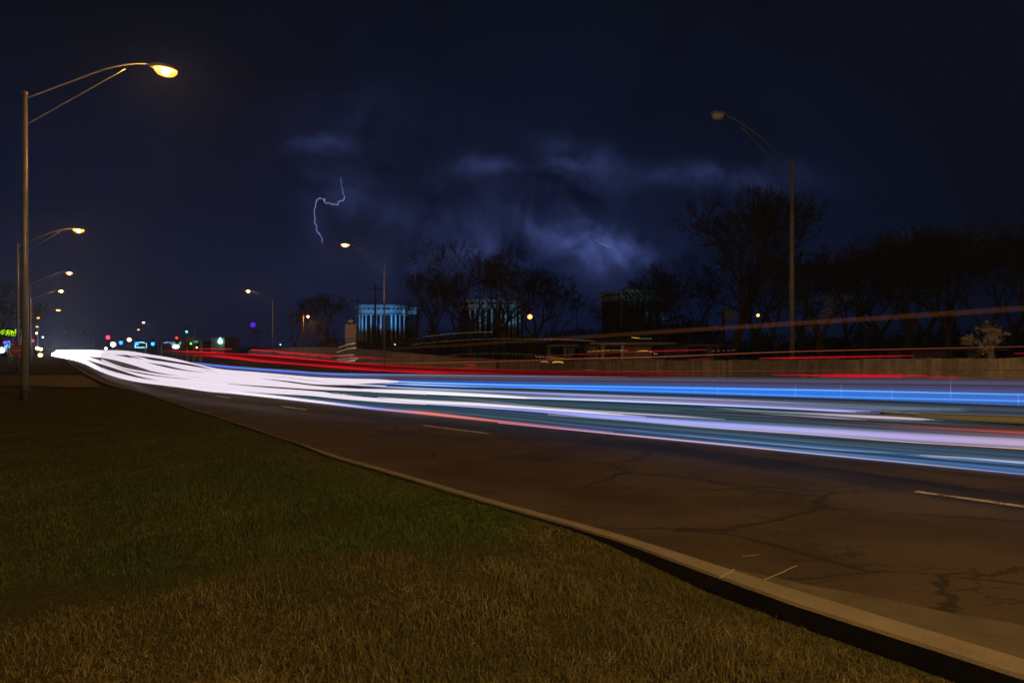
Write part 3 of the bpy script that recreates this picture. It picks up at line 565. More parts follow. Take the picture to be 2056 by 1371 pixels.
thing_trail(HT, 'deep blue band just under the far blue edge line', CH, [(400, 733, 3, (40, 66, 140)), (456, 740.5, 4, (44, 66, 130)), (573, 749, 4.5, (58, 74, 130)), (700, 756, 4, (64, 84, 130)), (775, 758, 3, (66, 86, 125))], .95, group=GW)
thing_trail(HT, 'short periwinkle line above the blue ribbon starting right of centre', CH, [(1278, 759.3, .8, (100, 100, 150)), (1330, 759.8, 2.2, (150, 150, 232)), (1451, 761, 2.4, (145, 145, 222)), (1600, 762.5, 2, (110, 108, 160)), (1656, 763, 1, (96, 84, 120))], 1.0, group=GW)
thing_trail(TT_, 'pink line running above the blue ribbon to the right edge', CT, [(930, 754, 1.4, (170, 90, 120)), (1056, 757.5, 2.2, (200, 100, 125)), (1256, 764.5, 2.4, (176, 100, 120)), (1456, 768, 2.2, (180, 120, 145)), (1656, 770.6, 2, (195, 130, 150)), (1851, 773, 1.8, (150, 90, 105)), (2056, 776, 1.6, (150, 90, 105)), (X, 783, 1.8, (130, 80, 90))], 1.05, group=GR)
thing_trail(TT_, 'red line hugging the top of the blue ribbon at right', CT, [(1597, 772.5, 1.5, (120, 36, 50)), (1656, 774.5, 4.5, (130, 32, 48)), (1851, 777.5, 4.5, (160, 24, 40)), (2056, 781, 4.5, (185, 34, 44)), (X, 788, 5.5, (170, 30, 40))], 1.05, group=GR)
thing_trail(TT_, 'rosy line just above the pink line at the right edge', CT, [(1700, 765, 2, (110, 62, 80)), (1900, 766.5, 2.8, (160, 66, 86)), (2056, 767, 3, (172, 72, 90)), (X, 769, 3.5, (150, 60, 75))], 1.1, group=GR)
# red side
RW = [(318, 704, 2.5, (150, 16, 24)), (345, 706.5, 4, (190, 20, 26)), (378, 708.5, 5.5, (225, 24, 30)), (425, 710.5, 6, (240, 30, 34)), (456, 713.5, 6, (240, 22, 34)), (534, 716, 5, (235, 20, 34)), (631, 724.5, 5, (225, 20, 36)), (699, 731, 5, (225, 18, 34)), (778, 736.5, 5, (205, 14, 30)), (856, 741, 5, (170, 18, 26)), (960, 744, 5, (130, 16, 20)), (1056, 746.5, 4.5, (115, 14, 16)), (1256, 750, 4, (90, 8, 14)), (1431, 752, 2, (110, 8, 20))]
thing_trail(TT_, 'main bright red trail descending from the left behind the white mass', CT, RW, 1.25, n=2, spread=2, group=GR)
thing_trail(TT_, 'red trail directly under the main one, darker and broken into steps', CT, [(360, 711, 2, (150, 16, 24)), (430, 714.5, 3.5, (215, 24, 36)), (480, 719.5, 4, (225, 22, 40)), (518, 724, 4, (200, 20, 36)), (592, 730, 3.5, (185, 16, 30)), (705, 739, 4.5, (200, 18, 30)), (780, 744, 4, (165, 20, 28)), (856, 747, 5, (190, 24, 24)), (900, 748, 4, (150, 26, 22)), (1051, 750.5, 2.5, (90, 20, 16))], 1.15, group=GR)
thing_trail(TT_, 'dark crimson wash between the two bright red trails', CT, [(320, 707, 3, (90, 12, 24)), (400, 712, 5, (120, 12, 20)), (500, 717.5, 6, (84, 10, 16)), (600, 726, 7, (66, 8, 14)), (700, 734.5, 7, (80, 8, 14)), (856, 743.5, 6, (96, 8, 14)), (1056, 749.5, 4.5, (84, 8, 12)), (1300, 753.5, 3, (64, 6, 12))], 1.2, n=2, spread=3, group=GR)
thing_trail(TT_, 'thin red trail slanting over the pale wall toward the pole', CT, [(505, 702, 2, (230, 24, 40)), (631, 711.5, 1.9, (205, 24, 36)), (729, 717.5, 1.7, (185, 20, 32)), (770, 720, 1.4, (120, 20, 26)), (812, 722, .8, (60, 14, 16))], 1.3, group=GR)
thing_trail(TT_, 'short thin red line above the red trails at left', CT, [(396, 700.5, 1.2, (170, 16, 26)), (430, 700.3, 1.8, (225, 20, 40)), (464, 700.8, 1.6, (220, 16, 30))], 1.3, group=GR, dxs=10)
for (a, b), w_ in zip((((562, 708.3), (573, 709.6)), ((579, 709.5), (592, 711)), ((600, 711.5), (613, 713)), ((622, 713.5), (636, 715.2)), ((645, 715.7), (664, 717.8))), ('first and shortest', 'second', 'middle', 'fourth', 'last and longest')):
    thing_trail(TT_, w_ + ' of five red dashes in a row under the thin slanting trail', CT, [(a[0], a[1], 1.8, (190, 26, 32)), (b[0], b[1], 1.8, (190, 26, 32))], 1.3, group='five red dashes in a row', dxs=5)
thing_trail(TT_, 'thin red line leading into the thick one above the blue ribbon', CT, [(1552, 752.8, 1.4, (160, 12, 32)), (1616, 753, 2, (165, 10, 30)), (1640, 753.4, 2, (190, 14, 34))], 1.3, group=GR)
thing_trail(TT_, 'thick vivid red bar above the blue ribbon at right', CT, [(1616, 754.3, 5, (205, 8, 34)), (1740, 754.3, 4.6, (205, 10, 32)), (1862, 754.8, 3.5, (185, 14, 36))], 1.3, group=GR)
thing_trail(TT_, 'crimson stub extending right from the thick vivid red bar', CT, [(1850, 756.5, 3, (165, 16, 36)), (1935, 757.6, 3.8, (165, 14, 40))], 1.28, group=GR)
thing_trail(TT_, 'faint orange line running level along the foot of the fence', CT, [(800, 746, 1.5, (120, 40, 20)), (1051, 746.5, 1.8, (115, 45, 24)), (1256, 745.5, 1.8, (96, 42, 22)), (1656, 744, 1.4, (90, 42, 26)), (2056, 743.3, 1.3, (78, 32, 18)), (X, 742, 1.3, (70, 30, 16))], 1.35, group=GR)
thing_trail(TT_, 'short red tick over the red trails left of centre', CT, [(933, 732.5, 1.6, (150, 10, 24)), (945, 733, 2, (200, 16, 34)), (958, 733.4, 1.4, (150, 14, 24))], 1.35, group=GR, dxs=6)
# high trails of tall vehicles
thing_trail(TT_, 'wide dim orange trail rising steadily across to the top right', CT, [(690, 707, 1.6, (74, 42, 18)), (747, 702, 2, (110, 64, 26)), (860, 696, 3, (118, 68, 24)), (975, 689.5, 4.2, (105, 60, 24)), (1179, 676, 6, (96, 56, 26)), (1398, 661.5, 7, (98, 56, 26)), (1520, 654, 8, (94, 54, 24)), (1778, 637.5, 9, (82, 46, 18)), (2056, 619, 10.5, (74, 42, 18)), (X, 590, 14, (66, 38, 16))], 1.3, glow=True, gain=.22, n=3, spread=2.2, group=GR)
thing_trail(TT_, 'thin orange red line rising gently just above the fence top', CT, [(703, 729.5, 1.2, (130, 50, 20)), (856, 728.6, 1.5, (130, 62, 26)), (960, 726.5, 1.6, (125, 56, 26)), (1092, 722.5, 1.7, (120, 52, 26)), (1131, 720.8, 1.8, (135, 66, 36)), (1320, 716.3, 1.9, (135, 66, 42)), (1594, 705.8, 1.8, (120, 58, 36)), (1851, 700, 1.8, (115, 52, 36)), (2056, 695.6, 1.8, (96, 48, 36)), (X, 687, 2, (90, 44, 30))], 1.35, group=GR)
thing_trail(TT_, 'thin dark red line running past the low houses', CT, [(1050, 716.5, 1, (60, 18, 16)), (1100, 714, 1.4, (90, 22, 26)), (1205, 709, 1.5, (105, 26, 30)), (1280, 706, 1.7, (130, 30, 28)), (1340, 704.2, 1.9, (140, 26, 34)), (1418, 702, 1.6, (140, 16, 30))], 1.35, group=GR)
thing_trail(TT_, 'long thin vivid red line passing the foot of the unlit lamp pole', CT, [(1525, 719.3, 1.2, (170, 20, 36)), (1560, 719, 1.9, (190, 24, 40)), (1700, 716.6, 1.9, (180, 16, 36)), (1835, 714, 1.5, (165, 14, 32))], 1.35, group=GR)
thing_trail(TT_, 'short red dash over the fence left of the unlit lamp', CT, [(1388, 722, .8, (110, 16, 24)), (1408, 721.4, 1.5, (130, 22, 32)), (1424, 720.9, 1.3, (130, 20, 30))], 1.35, group=GR, dxs=8)
thing_trail(TT_, 'red dash touching the right edge over the fence', CT, [(2037, 709.5, 1.4, (150, 16, 30)), (2100, 708.5, 1.8, (160, 18, 34))], 1.35, group=GR, dxs=10)
# small amber sparkles
am = MB()
def dots(x0, y0, x1, y1, bow, N, c, w=1.2, fill_=.55):
    for i in range(N):
        a = i / N; b = a + fill_ / N
        k = []
        for q in (a, b): k.append((x0 + (x1 - x0) * q, y0 + (y1 - y0) * q - bow * 4 * q * (1 - q), w * random.uniform(.6, 1.2), tuple(v_ * random.uniform(.7, 1) for v_ in c)))
        strand(am, k, 1.4, dxs=4, sides=4)
dots(850, 676.5, 990, 666.5, 2.5, 26, (110, 105, 78)); dots(829, 691.5, 1092, 681, 5, 40, (96, 86, 52), 1.1); dots(1092, 681, 1196, 685, 1, 16, (130, 100, 56), 1.4)
dots(900, 713.5, 1130, 718, 6, 36, (80, 64, 44), 1.1); dots(1076, 716.5, 1132, 719, 0, 9, (150, 120, 70), 1.5); dots(1180, 706, 1262, 703.5, 1, 9, (160, 110, 50), 1.7, .8)
dots(1280, 706, 1308, 706, 1.5, 7, (240, 175, 80), 2.6, 1.2); dots(1313, 710, 1321, 710.5, 0, 2, (200, 150, 80), 2); dots(1268, 677.5, 1284, 679, 0, 3, (210, 160, 70), 2.4, 1.2); dots(1288, 679.5, 1310, 680, 0, 4, (130, 125, 110), 1.4)
dots(1086, 726.5, 1100, 727, 1, 4, (190, 140, 70), 1.8, 1.3); dots(1109, 727.5, 1130, 727.5, 1.2, 5, (245, 180, 80), 2.4, 1.2); dots(912, 739.5, 980, 737.5, 0, 12, (120, 90, 50), 1.2)
dots(1176, 742.5, 1195, 743, 0, 4, (150, 115, 60), 1.3); dots(1128, 745, 1172, 743, 0, 14, (110, 60, 36), 1.1)
dots(1430, 704.5, 1480, 703, 0, 5, (110, 84, 48), 1.4)
tag(am.build('amber_sparkles', M_TR, color=True), 'broken amber light flecks scattered in front of the low houses and fence', 'light trails', kind='stuff')
sq = MB()
for pts_ in ([(680, 698), (697, 692), (713, 688.7)], [(676, 707.5), (696, 701), (715, 698.4)], [(680, 714.5), (695, 712.8), (710, 712.2)], [(676, 722), (700, 719), (719, 720)], [(680, 724.5), (697, 723), (714, 722.5)], [(676, 730), (690, 727), (712, 724.5)]):
    strand(sq, [(p[0], p[1], 1.4, (120, 112, 92) if i < 2 else (170, 160, 135)) for i, p in enumerate(pts_)], 1.28, dxs=5)
tag(sq.build('pale_light_streaks', M_TR, color=True), 'pale curved light streaks crossing the foot of the tall panel sign', 'light trails', kind='stuff')
vl = MB()
for px, a, b in ((1397, 779, 793), (1441, 776, 795), (1514, 783, 796), (1597, 772, 800), (1689, 770, 803), (1791, 781, 807), (1909, 763, 809), (2045, 790, 819)):
    Y = depth(px, 790, .85); vl.tube([at(px, a, Y), at(px, (a + b) / 2, Y), at(px, b, Y)], .5 * Y / F, 4, [lin((30, 50, 100)), lin((80, 110, 150)), lin((30, 60, 100))])
tag(vl.build('upright_light_flashes', M_GL, color=True), 'faint upright flashes crossing the vivid blue ribbon at intervals', 'light trails', kind='stuff')

# ------------------------------------------------------------------ fence and wall on the far side
def woodfence():
    m, g = mat('weathered_boards'); a = g.n('ShaderNodeAttribute', attribute_name='Col'); tc = g.n('ShaderNodeTexCoord'); n1 = g.noise(tc.outputs['Object'], 5, 5, .6)
    c = g.mix(1.0, a.outputs['Color'], g.ramp(n1.outputs[0], [(.3, (.6, .6, .6)), (.7, (1.2, 1.2, 1.2))]), 'MULTIPLY')
    b = g.n('ShaderNodeBsdfPrincipled'); g.l(c, b.inputs['Base Color']); b.inputs['Roughness'].default_value = .9; o = g.n('ShaderNodeOutputMaterial'); g.l(b.outputs[0], o.inputs[0]); return m
M_fence = woodfence()
WP = [(2560, 14.2, 717), (2200, 16.5, 718), (2056, 18, 719), (1850, 20.5, 719.5), (1590, 24.5, 722), (1300, 31, 724), (1150, 36.5, 723.5), (1000, 44, 721), (900, 53, 716), (820, 63, 708.5), (740, 74, 701.5), (680, 85, 697.5), (620, 97, 696), (560, 110, 698.5), (500, 126, 703)]
path = [at(px, y, Y) for px, Y, y in WP]
fence = empty('board_fence', (path[3].x, path[3].y, 0)); tag(fence, 'low weathered vertical board fence along the far side of the road at right', 'fence')
FO = fence.location.copy()
def walk(a, b, step):
    out = []
    for i in range(a, b):
        p, q = path[i], path[i + 1]; L = (q.xy - p.xy).length; k = max(1, int(L / step))
        for j in range(k): out.append((p.lerp(q, j / k), p.lerp(q, (j + 1) / k)))
    return out
bd = MB(); ci = 0
for p, q in walk(0, 7, .15):
    d = (q - p).xy.normalized(); nrm = Vector((-d.y, d.x)) * random.uniform(.0, .006); gz = random.uniform(-.02, .015); ci += 1
    tone = random.uniform(.19, .34); tone *= 1.0 + .25 * math.sin(ci / 16.3) + (.2 if (ci // 16) % 3 == 0 else 0); c = (tone * 1.05, tone * .95, tone * .82)
    a0 = p.lerp(q, .04); a1 = p.lerp(q, .96); t = Vector((nrm.x, nrm.y, 0)); th = Vector((-d.y, d.x, 0)) * .02
    vs = [Vector((a0.x, a0.y, 0)) + t, Vector((a1.x, a1.y, 0)) + t, Vector((a1.x, a1.y, a1.z + gz)) + t, Vector((a0.x, a0.y, a0.z + gz)) + t]; vs += [v_ + th for v_ in vs]
    bd.add([v_ - FO for v_ in vs], [(0, 1, 2, 3), (7, 6, 5, 4), (3, 2, 6, 7), (0, 3, 7, 4), (1, 5, 6, 2)], [c] * 8)
bd.build('boards', M_fence, fence, color=True)
for k, (p, q) in enumerate(walk(0, 7, 2.4)):
    MB().box(-.05, .05, -.05, .05, 0, p.z + .03, Matrix.Translation((p.x - FO.x, p.y - FO.y + .09, 0))).build('post', M_wood, fence)
wall = empty('concrete_wall', (path[10].x, path[10].y, 0)); tag(wall, 'pale curved concrete wall beyond the red trails left of the lamp pole', 'wall'); WO = wall.location.copy()
wmb = MB(); cap = MB(); sp = []
fine = []
for i in range(7, len(path) - 1):
    for j in range(4): fine.append(path[i].lerp(path[i + 1], j / 4))
fine.append(path[-1])
# smooth the heights
zz = [p.z for p in fine]
for _ in range(3): zz = [zz[0]] + [(zz[i - 1] + zz[i] * 2 + zz[i + 1]) / 4 for i in range(1, len(zz) - 1)] + [zz[-1]]
for p, z in zip(fine, zz): p.z = z
vs = []; vc = []
for i, p in enumerate(fine):
    d = (fine[min(i + 1, len(fine) - 1)] - fine[max(i - 1, 0)]).xy.normalized(); nn = Vector((-d.y, d.x, 0)) * .1; b = Vector((p.x, p.y, 0)) - WO
    vs += [b - nn, b - nn + Vector((0, 0, p.z - .06)), b + nn + Vector((0, 0, p.z - .06)), b + nn]
    vc += [b - nn * 1.5 + Vector((0, 0, p.z - .06)), b - nn * 1.5 + Vector((0, 0, p.z)), b + nn * 1.5 + Vector((0, 0, p.z)), b + nn * 1.5 + Vector((0, 0, p.z - .06))]
k = len(fine)
wmb.add(vs, [(i * 4 + j, i * 4 + j + 1, i * 4 + j + 5, i * 4 + j + 4) for i in range(k - 1) for j in range(3)]); cap.add(vc, [(i * 4 + j, i * 4 + (j + 1) % 4, i * 4 + (j + 1) % 4 + 4, i * 4 + j + 4) for i in range(k - 1) for j in range(4)])
M_wallc = pbr('wall_concrete', (.36, .33, .29), .9, 0, .25, .5, .3, 20)
wmb.build('wall_face', M_wallc, wall); cap.build('coping', M_conc, wall)
# short lattice fence behind the wall
lf = MB()
for i in range(46):
    p = at(622 + i * 1.7, 689, 112); lf.box(-.03, .03, -.02, .02, 0, p.z, Matrix.Translation((p.x, p.y, 0)))
a_, b_ = at(621, 690, 112), at(701, 690, 112)
for zz_ in (1.9, 2.5): lf.tube([(a_.x, a_.y + .05, zz_), (b_.x, b_.y + .05, zz_)], .04, 4)
tag(lf.build('picket_fence', M_wood), 'brown picket fence standing behind the crest of the pale wall', 'fence')

# ------------------------------------------------------------------ trees
def gen_tree(seed, h, spread=1.0, levels=6, trunk=.28, upright=.5, r0=None):
    rd = random.Random(seed); tk = MB(); cr = MB(); r0 = r0 or h * .024
    def perp(d):
        a = Vector((rd.uniform(-1, 1), rd.uniform(-1, 1), rd.uniform(-1, 1))); a = a - d * a.dot(d); return a.normalized()
    def grow(p, d, L, r, lv):
        r = max(r, .0115)
        n = 3 if lv < 3 else 2; pts = [p.copy()]; rr = [r]; r1 = r * (.62 if lv else .7); dd = d.copy()
        for i in range(n):
            dd = (dd + perp(dd) * rd.uniform(.04, .20) + Vector((0, 0, .07 * upright * (1 if lv > 1 else 0)))).normalized(); p = p + dd * (L / n); pts.append(p.copy()); rr.append(r + (r1 - r) * (i + 1) / n)
        (tk if lv < 2 else cr).tube(pts, rr, 7 if lv < 2 else (4 if lv < 4 else 3), cap=False)
        if lv >= levels: return
        k = rd.choice((2, 3, 3)) if lv < 2 else rd.choice((2, 2, 3, 3))
        if lv == 0: k = rd.choice((3, 4))
        base_a = rd.uniform(0, 6.28)
        for j in range(k):
            a = perp(dd)
            if lv == 0:
                t = base_a + j * 6.28 / k + rd.uniform(-.4, .4); a = Vector((math.cos(t), math.sin(t), 0))
            ang = rd.uniform(.28, .75) * spread * (.85 if lv < 2 else 1)
            nd_ = (dd * math.cos(ang) + a * math.sin(ang)).normalized(); nd_.z += .12 * upright; nd_.normalize()
            grow(p, nd_, L * rd.uniform(.66, .86), r1 * rd.uniform(.62, .85), lv + 1)
        if lv >= 2:   # side shoots along the branch
            for q in range(2):
                i = rd.randrange(1, len(pts)); a = perp(dd); nd_ = (dd * .6 + a * .8).normalized(); grow(pts[i], nd_, L * .5, r1 * .45, max(lv + 2, levels - 1))
    grow(Vector((0, 0, 0)), Vector((rd.uniform(-.05, .05), rd.uniform(-.05, .05), 1)).normalized(), h * trunk, r0, 0)
    top = max(v_[2] for v_ in cr.v); k = h / top
    for m in (tk, cr): m.v = [(x * k, y * k, z * k) for x, y, z in m.v]
    return tk, cr
protos = []
def tree_proto(seed, **kw):
    tk, cr = gen_tree(seed, 10, **kw); r = empty('bare_tree'); tk.build('trunk', M_bark, r, True); cr.build('crown', M_twig, r); protos.append(r); return r
specs = [dict(seed=3, spread=1.0, levels=7), dict(seed=11, spread=.8, upright=1.0, levels=7), dict(seed=21, spread=1.15, trunk=.17, levels=7), dict(seed=35, spread=.9, trunk=.2, upright=.8, levels=7)]
for s_ in specs: tree_proto(**s_)
used = set()
def tree(px, Y, ytop, kind, rz, label, wide=1.0, group='bare trees beyond the far fence'):
    p = protos[kind]; o = p if kind not in used else copy_tree(p); used.add(kind)
    h = H + (HY - ytop) * Y / F; o.location = (gx(px, Y), Y, 0); o.scale = (h / 10 * wide, h / 10 * wide, h / 10); o.rotation_euler = (0, 0, rz); tag(o, label, 'tree', group); return o
tree(948, 72, 474, 0, .3, 'tall bare tree with spreading crown left of the blue lit colonnade behind it')
tree(1012, 62, 492, 1, 1.2, 'slimmer bare tree in front of the blue lit colonnade of the middle building')
tree(1080, 76, 540, 2, 2.2, 'wide leaning bare tree just right of the middle building', 1.15)
tree(878, 84, 530, 3, .9, 'small bare tree between the left and middle blue lit buildings', .9)
tree(835, 110, 600, 1, 2.9, 'low bare tree at the right end of the left blue lit building')
t5 = tree(1466, 52, 378, 3, 4.1, 'tallest bare tree, standing left of the unlit street lamp', .95)
tree(1385, 62, 505, 0, 5.0, 'bare tree screening the greenish lit building at right')
tree(1300, 70, 560, 2, 3.4, 'low bare tree in front of the greenish lit building', .9)
tree(1555, 50, 450, 1, .1, 'dark bare tree just left of the unlit lamp pole')
tree(1650, 44, 490, 2, 1.5, 'dark bare tree just right of the unlit lamp pole', 1.1)
tree(1735, 48, 468, 0, 2.4, 'dark bare tree, second to the right of the unlit lamp pole')
tree(1820, 45, 455, 3, 3.1, 'dark bare tree, third to the right of the unlit lamp pole', 1.1)
tree(1905, 40, 462, 1, 4.4, 'dark bare tree, fourth to the right of the unlit lamp pole', 1.1)
tree(1985, 43, 430, 0, 5.2, 'dark bare tree, second tree from the right edge')
tree(2070, 38, 415, 2, 5.9, 'dark bare tree cut by the right edge')
tree(672, 128, 585, 3, 2.0, 'dark bare tree right of the orange lit tree', 1.0)
tree(590, 135, 622, 1, 4.0, 'dark bare tree left of the orange lit tree')
tree(640, 106, 640, 2, .5, 'bare tree glowing orange under the yard lamp', .9)
tree(606, 108, 655, 0, 1.9, 'bushy bare tree left of the yard lamp pole, lit orange', 1.1)
tree(-8, 120, 560, 2, 1.0, 'dark brown tree at the left edge above the lit signs', 1.2, 'bare trees beyond the side street')
tree(22, 130, 600, 1, 3.0, 'second dark tree at the left edge behind the first', 1.2, 'bare trees beyond the side street')
tree(1222, 88, 600, 1, 3.7, 'small dark tree left of the greenish lit building', 1.1)
tree(1180, 120, 655, 3, 1.7, 'distant low tree right of the far utility pole', 1.5)
tree(1066, 50, 684, 2, 2.6, 'small pale shrub behind the fence under the orange trail', 1.7)
for i, (px, Y, yt, kd, sc_) in enumerate(((1340, 78, 545, 1, 1.2), (1430, 72, 520, 0, 1.2), (1520, 68, 500, 2, 1.1), (1605, 66, 492, 3, 1.2), (1695, 66, 500, 1, 1.3), (1775, 64, 490, 2, 1.2), (1865, 62, 480, 0, 1.2), (1950, 60, 470, 3, 1.3), (2035, 58, 462, 1, 1.3))):
    tree(px, Y, yt, kd, i * 1.9 + .4, ['dark tree of the rear row above the far ranch house', 'dark tree of the rear row left of the tallest bare tree', 'dark tree of the rear row right of the tallest bare tree', 'dark tree of the rear row right behind the unlit lamp pole', 'dark tree of the rear row, first clear of the unlit lamp pole', 'dark tree of the rear row, second clear of the unlit lamp pole', 'dark tree of the rear row, third clear of the unlit lamp pole', 'dark tree of the rear row left of the pale pollarded tree', 'dark tree of the rear row right of the pale pollarded tree'][i], sc_, 'rear row of bare trees at right')
tree(1275, 92, 572, 1, 2.7, 'narrow dark tree before the right half of the greenish lit building', 1.3); tree(1335, 84, 540, 0, .8, 'dark tree hiding the right end of the greenish lit building', 1.2)
tree(985, 84, 520, 3, 5.5, 'dark tree between the two bare trees before the middle lit building', 1.1); tree(1120, 88, 575, 1, 4.7, 'dark tree right of the deep orange yard lamp', 1.4); tree(915, 90, 545, 2, .2, 'dark tree at the left end of the middle lit building', 1.0)
tree(1238, 104, 592, 2, 1.1, 'dark tree before the left corner of the greenish lit building', 1.0); tree(1300, 100, 596, 3, 3.3, 'dark tree before the middle of the greenish lit building', 1.2)
# evergreen shrubs
def shrub_proto(seed):
    rd = random.Random(seed); m = MB(); r = empty('evergreen_shrub'); lobes = [(rd.gauss(0, .5), rd.gauss(0, .4), rd.uniform(.35, 1.3), rd.uniform(.35, .6)) for _ in range(9)]
    for i in range(2600):
        x, y, z, q = rd.choice(lobes); d = Vector((rd.gauss(0, 1), rd.gauss(0, 1), rd.gauss(0, 1))).normalized() * q * rd.random() ** .35; p = Vector((x, y, z)) + d
        if p.z < .02: continue
        a = Vector((rd.gauss(0, 1), rd.gauss(0, 1), rd.gauss(0, 1))).normalized() * .06; b = a.cross(Vector((rd.gauss(0, 1), rd.gauss(0, 1), rd.gauss(0, 1)))).normalized() * .035; m.add([p - a, p + b, p + a, p - b], [(0, 1, 2, 3)])
    m.build('foliage', M_leaf, r); MB().tube([(0, 0, 0), (.02, 0, .4), (-.03, .02, .9)], [.06, .05, .03], 6).build('trunk', M_bark, r); return r
M_leaf = pbr('evergreen_leaves', (.035, .045, .022), .8, 0, .4, 9)
sp_ = [shrub_proto(4), shrub_proto(8)]
for i, (px, Y, yt, lb) in enumerate(((650, 118, 676, 'dark shrub under the orange lit tree'), (738, 130, 668, 'dark shrub at the foot of the left lit building, left side'), (790, 130, 671, 'dark shrub at the foot of the left lit building, right side'), (850, 110, 662, 'dark shrub between the annex and the middle building'), (905, 105, 655, 'dark shrub left of the middle lit building'), (960, 105, 664, 'dark shrub before the left half of the middle lit building'), (1022, 108, 667, 'dark shrub before the right half of the middle lit building'), (1092, 100, 660, 'dark shrub right of the deep orange yard lamp'), (1215, 100, 648, 'dark shrub left of the greenish lit building'), (1270, 100, 640, 'dark shrub before the greenish lit building'), (1335, 98, 632, 'dark shrub right of the greenish lit building'), (1500, 75, 660, 'dark shrub right of the tallest bare tree'), (1600, 75, 664, 'dark shrub behind the unlit lamp pole'), (1700, 70, 652, 'dark shrub second to the right of the unlit lamp pole'), (1800, 70, 656, 'dark shrub third to the right of the unlit lamp pole'), (1900, 66, 650, 'dark shrub left of the pale pollarded tree'), (2010, 64, 648, 'dark shrub near the right edge behind the pale tree'))):
    o = sp_[i] if i < 2 else copy_tree(sp_[i % 2]); h = H + (HY - yt) * Y / F; k = h / 1.75; o.location = (gx(px, Y), Y, 0); o.scale = (k * 1.7, k, k); o.rotation_euler = (0, 0, .6 * math.sin(i * 2.2)); tag(o, lb, 'shrub', 'dark shrubs behind the far fence')
# pale clumps of old leaves caught in the branches
def clump(px, py, Y, rpx, n, parent=None, name='leaf_clump', seed=0):
    rd = random.Random(seed); c = at(px, py, Y); m = MB(); rr = rpx * Y / F
    subs = [Vector((rd.gauss(0, .5), rd.gauss(0, .3), rd.gauss(0, .45))) * rr for _ in range(5)]
    for i in range(n):
        s_ = rd.choice(subs); p = c + s_ + Vector((rd.gauss(0, .28), rd.gauss(0, .28), rd.gauss(0, .28))) * rr; a = Vector((rd.gauss(0, 1), rd.gauss(0, 1), rd.gauss(0, 1))).normalized() * .07; b = Vector((rd.gauss(0, 1), rd.gauss(0, 1), rd.gauss(0, 1))).normalized() * .05
        m.add([p - a, p + b, p + a, p - b], [(0, 1, 2, 3)])
    o = m.build(name, M_pale, None); o['kind'] = 'stuff'
    if parent:
        bpy.context.view_layer.update(); o.parent = parent; o.matrix_parent_inverse = parent.matrix_world.inverted()
    return o
M_pale = pbr('pale_dead_leaves', (.30, .29, .29), .8)
clump(1465, 631, 51.5, 15, 420, t5, seed=1); clump(1482, 566, 51.5, 5, 60, t5, seed=2)
for i, (px, py, r_, n_, k_) in enumerate(((1665, 627, 26, 420, 9), (1698, 596, 7, 70, 9), (1545, 576, 7, 60, 8), (1546, 657, 7, 40, 8), (1626, 659, 6, 40, 9))):
    prt = [o for o in COL.objects if o.get('label', '').startswith('dark bare tree just ' + ('right' if k_ == 9 else 'left') + ' of the unlit')][0]; clump(px, py, 44.5 if k_ == 9 else 49.5, r_, n_, prt, seed=10 + i)
# pale pollarded tree by the fence at right
pt = empty('pollarded_tree', (gx(1990, 24), 24, 0)); o0 = pt.location.copy(); tag(pt, 'small pale pollarded tree with a bushy head above the fence at right', 'tree')
def rel(px, py, Y=24): return at(px, py, Y) - o0
tm = MB(); tm.tube([rel(1992, 790), rel(1990, 718), rel(1987, 700), rel(1987, 684)], [.14, .13, .07, .06], 8); tm.tube([rel(1987, 700), rel(1960, 688), rel(1935, 682), rel(1925, 677)], [.05, .05, .035, .02], 6); tm.tube([rel(1989, 702), rel(2005, 688), rel(2010, 655)], [.04, .03, .015], 6); tm.tube([rel(1989, 718), rel(1975, 705), rel(1966, 686)], [.04, .03, .015], 6)
M_palebark = pbr('pale_bark', (.20, .18, .17), .85); tm.build('trunk', M_palebark, pt, True)
c = clump(1987, 672, 24, 20, 900, None, 'crown', 31); c.parent = pt; c.matrix_parent_inverse = Matrix.Translation(-o0)
c = clump(1945, 683, 24, 10, 200, None, 'crown', 32); c.parent = pt; c.matrix_parent_inverse = Matrix.Translation(-o0)

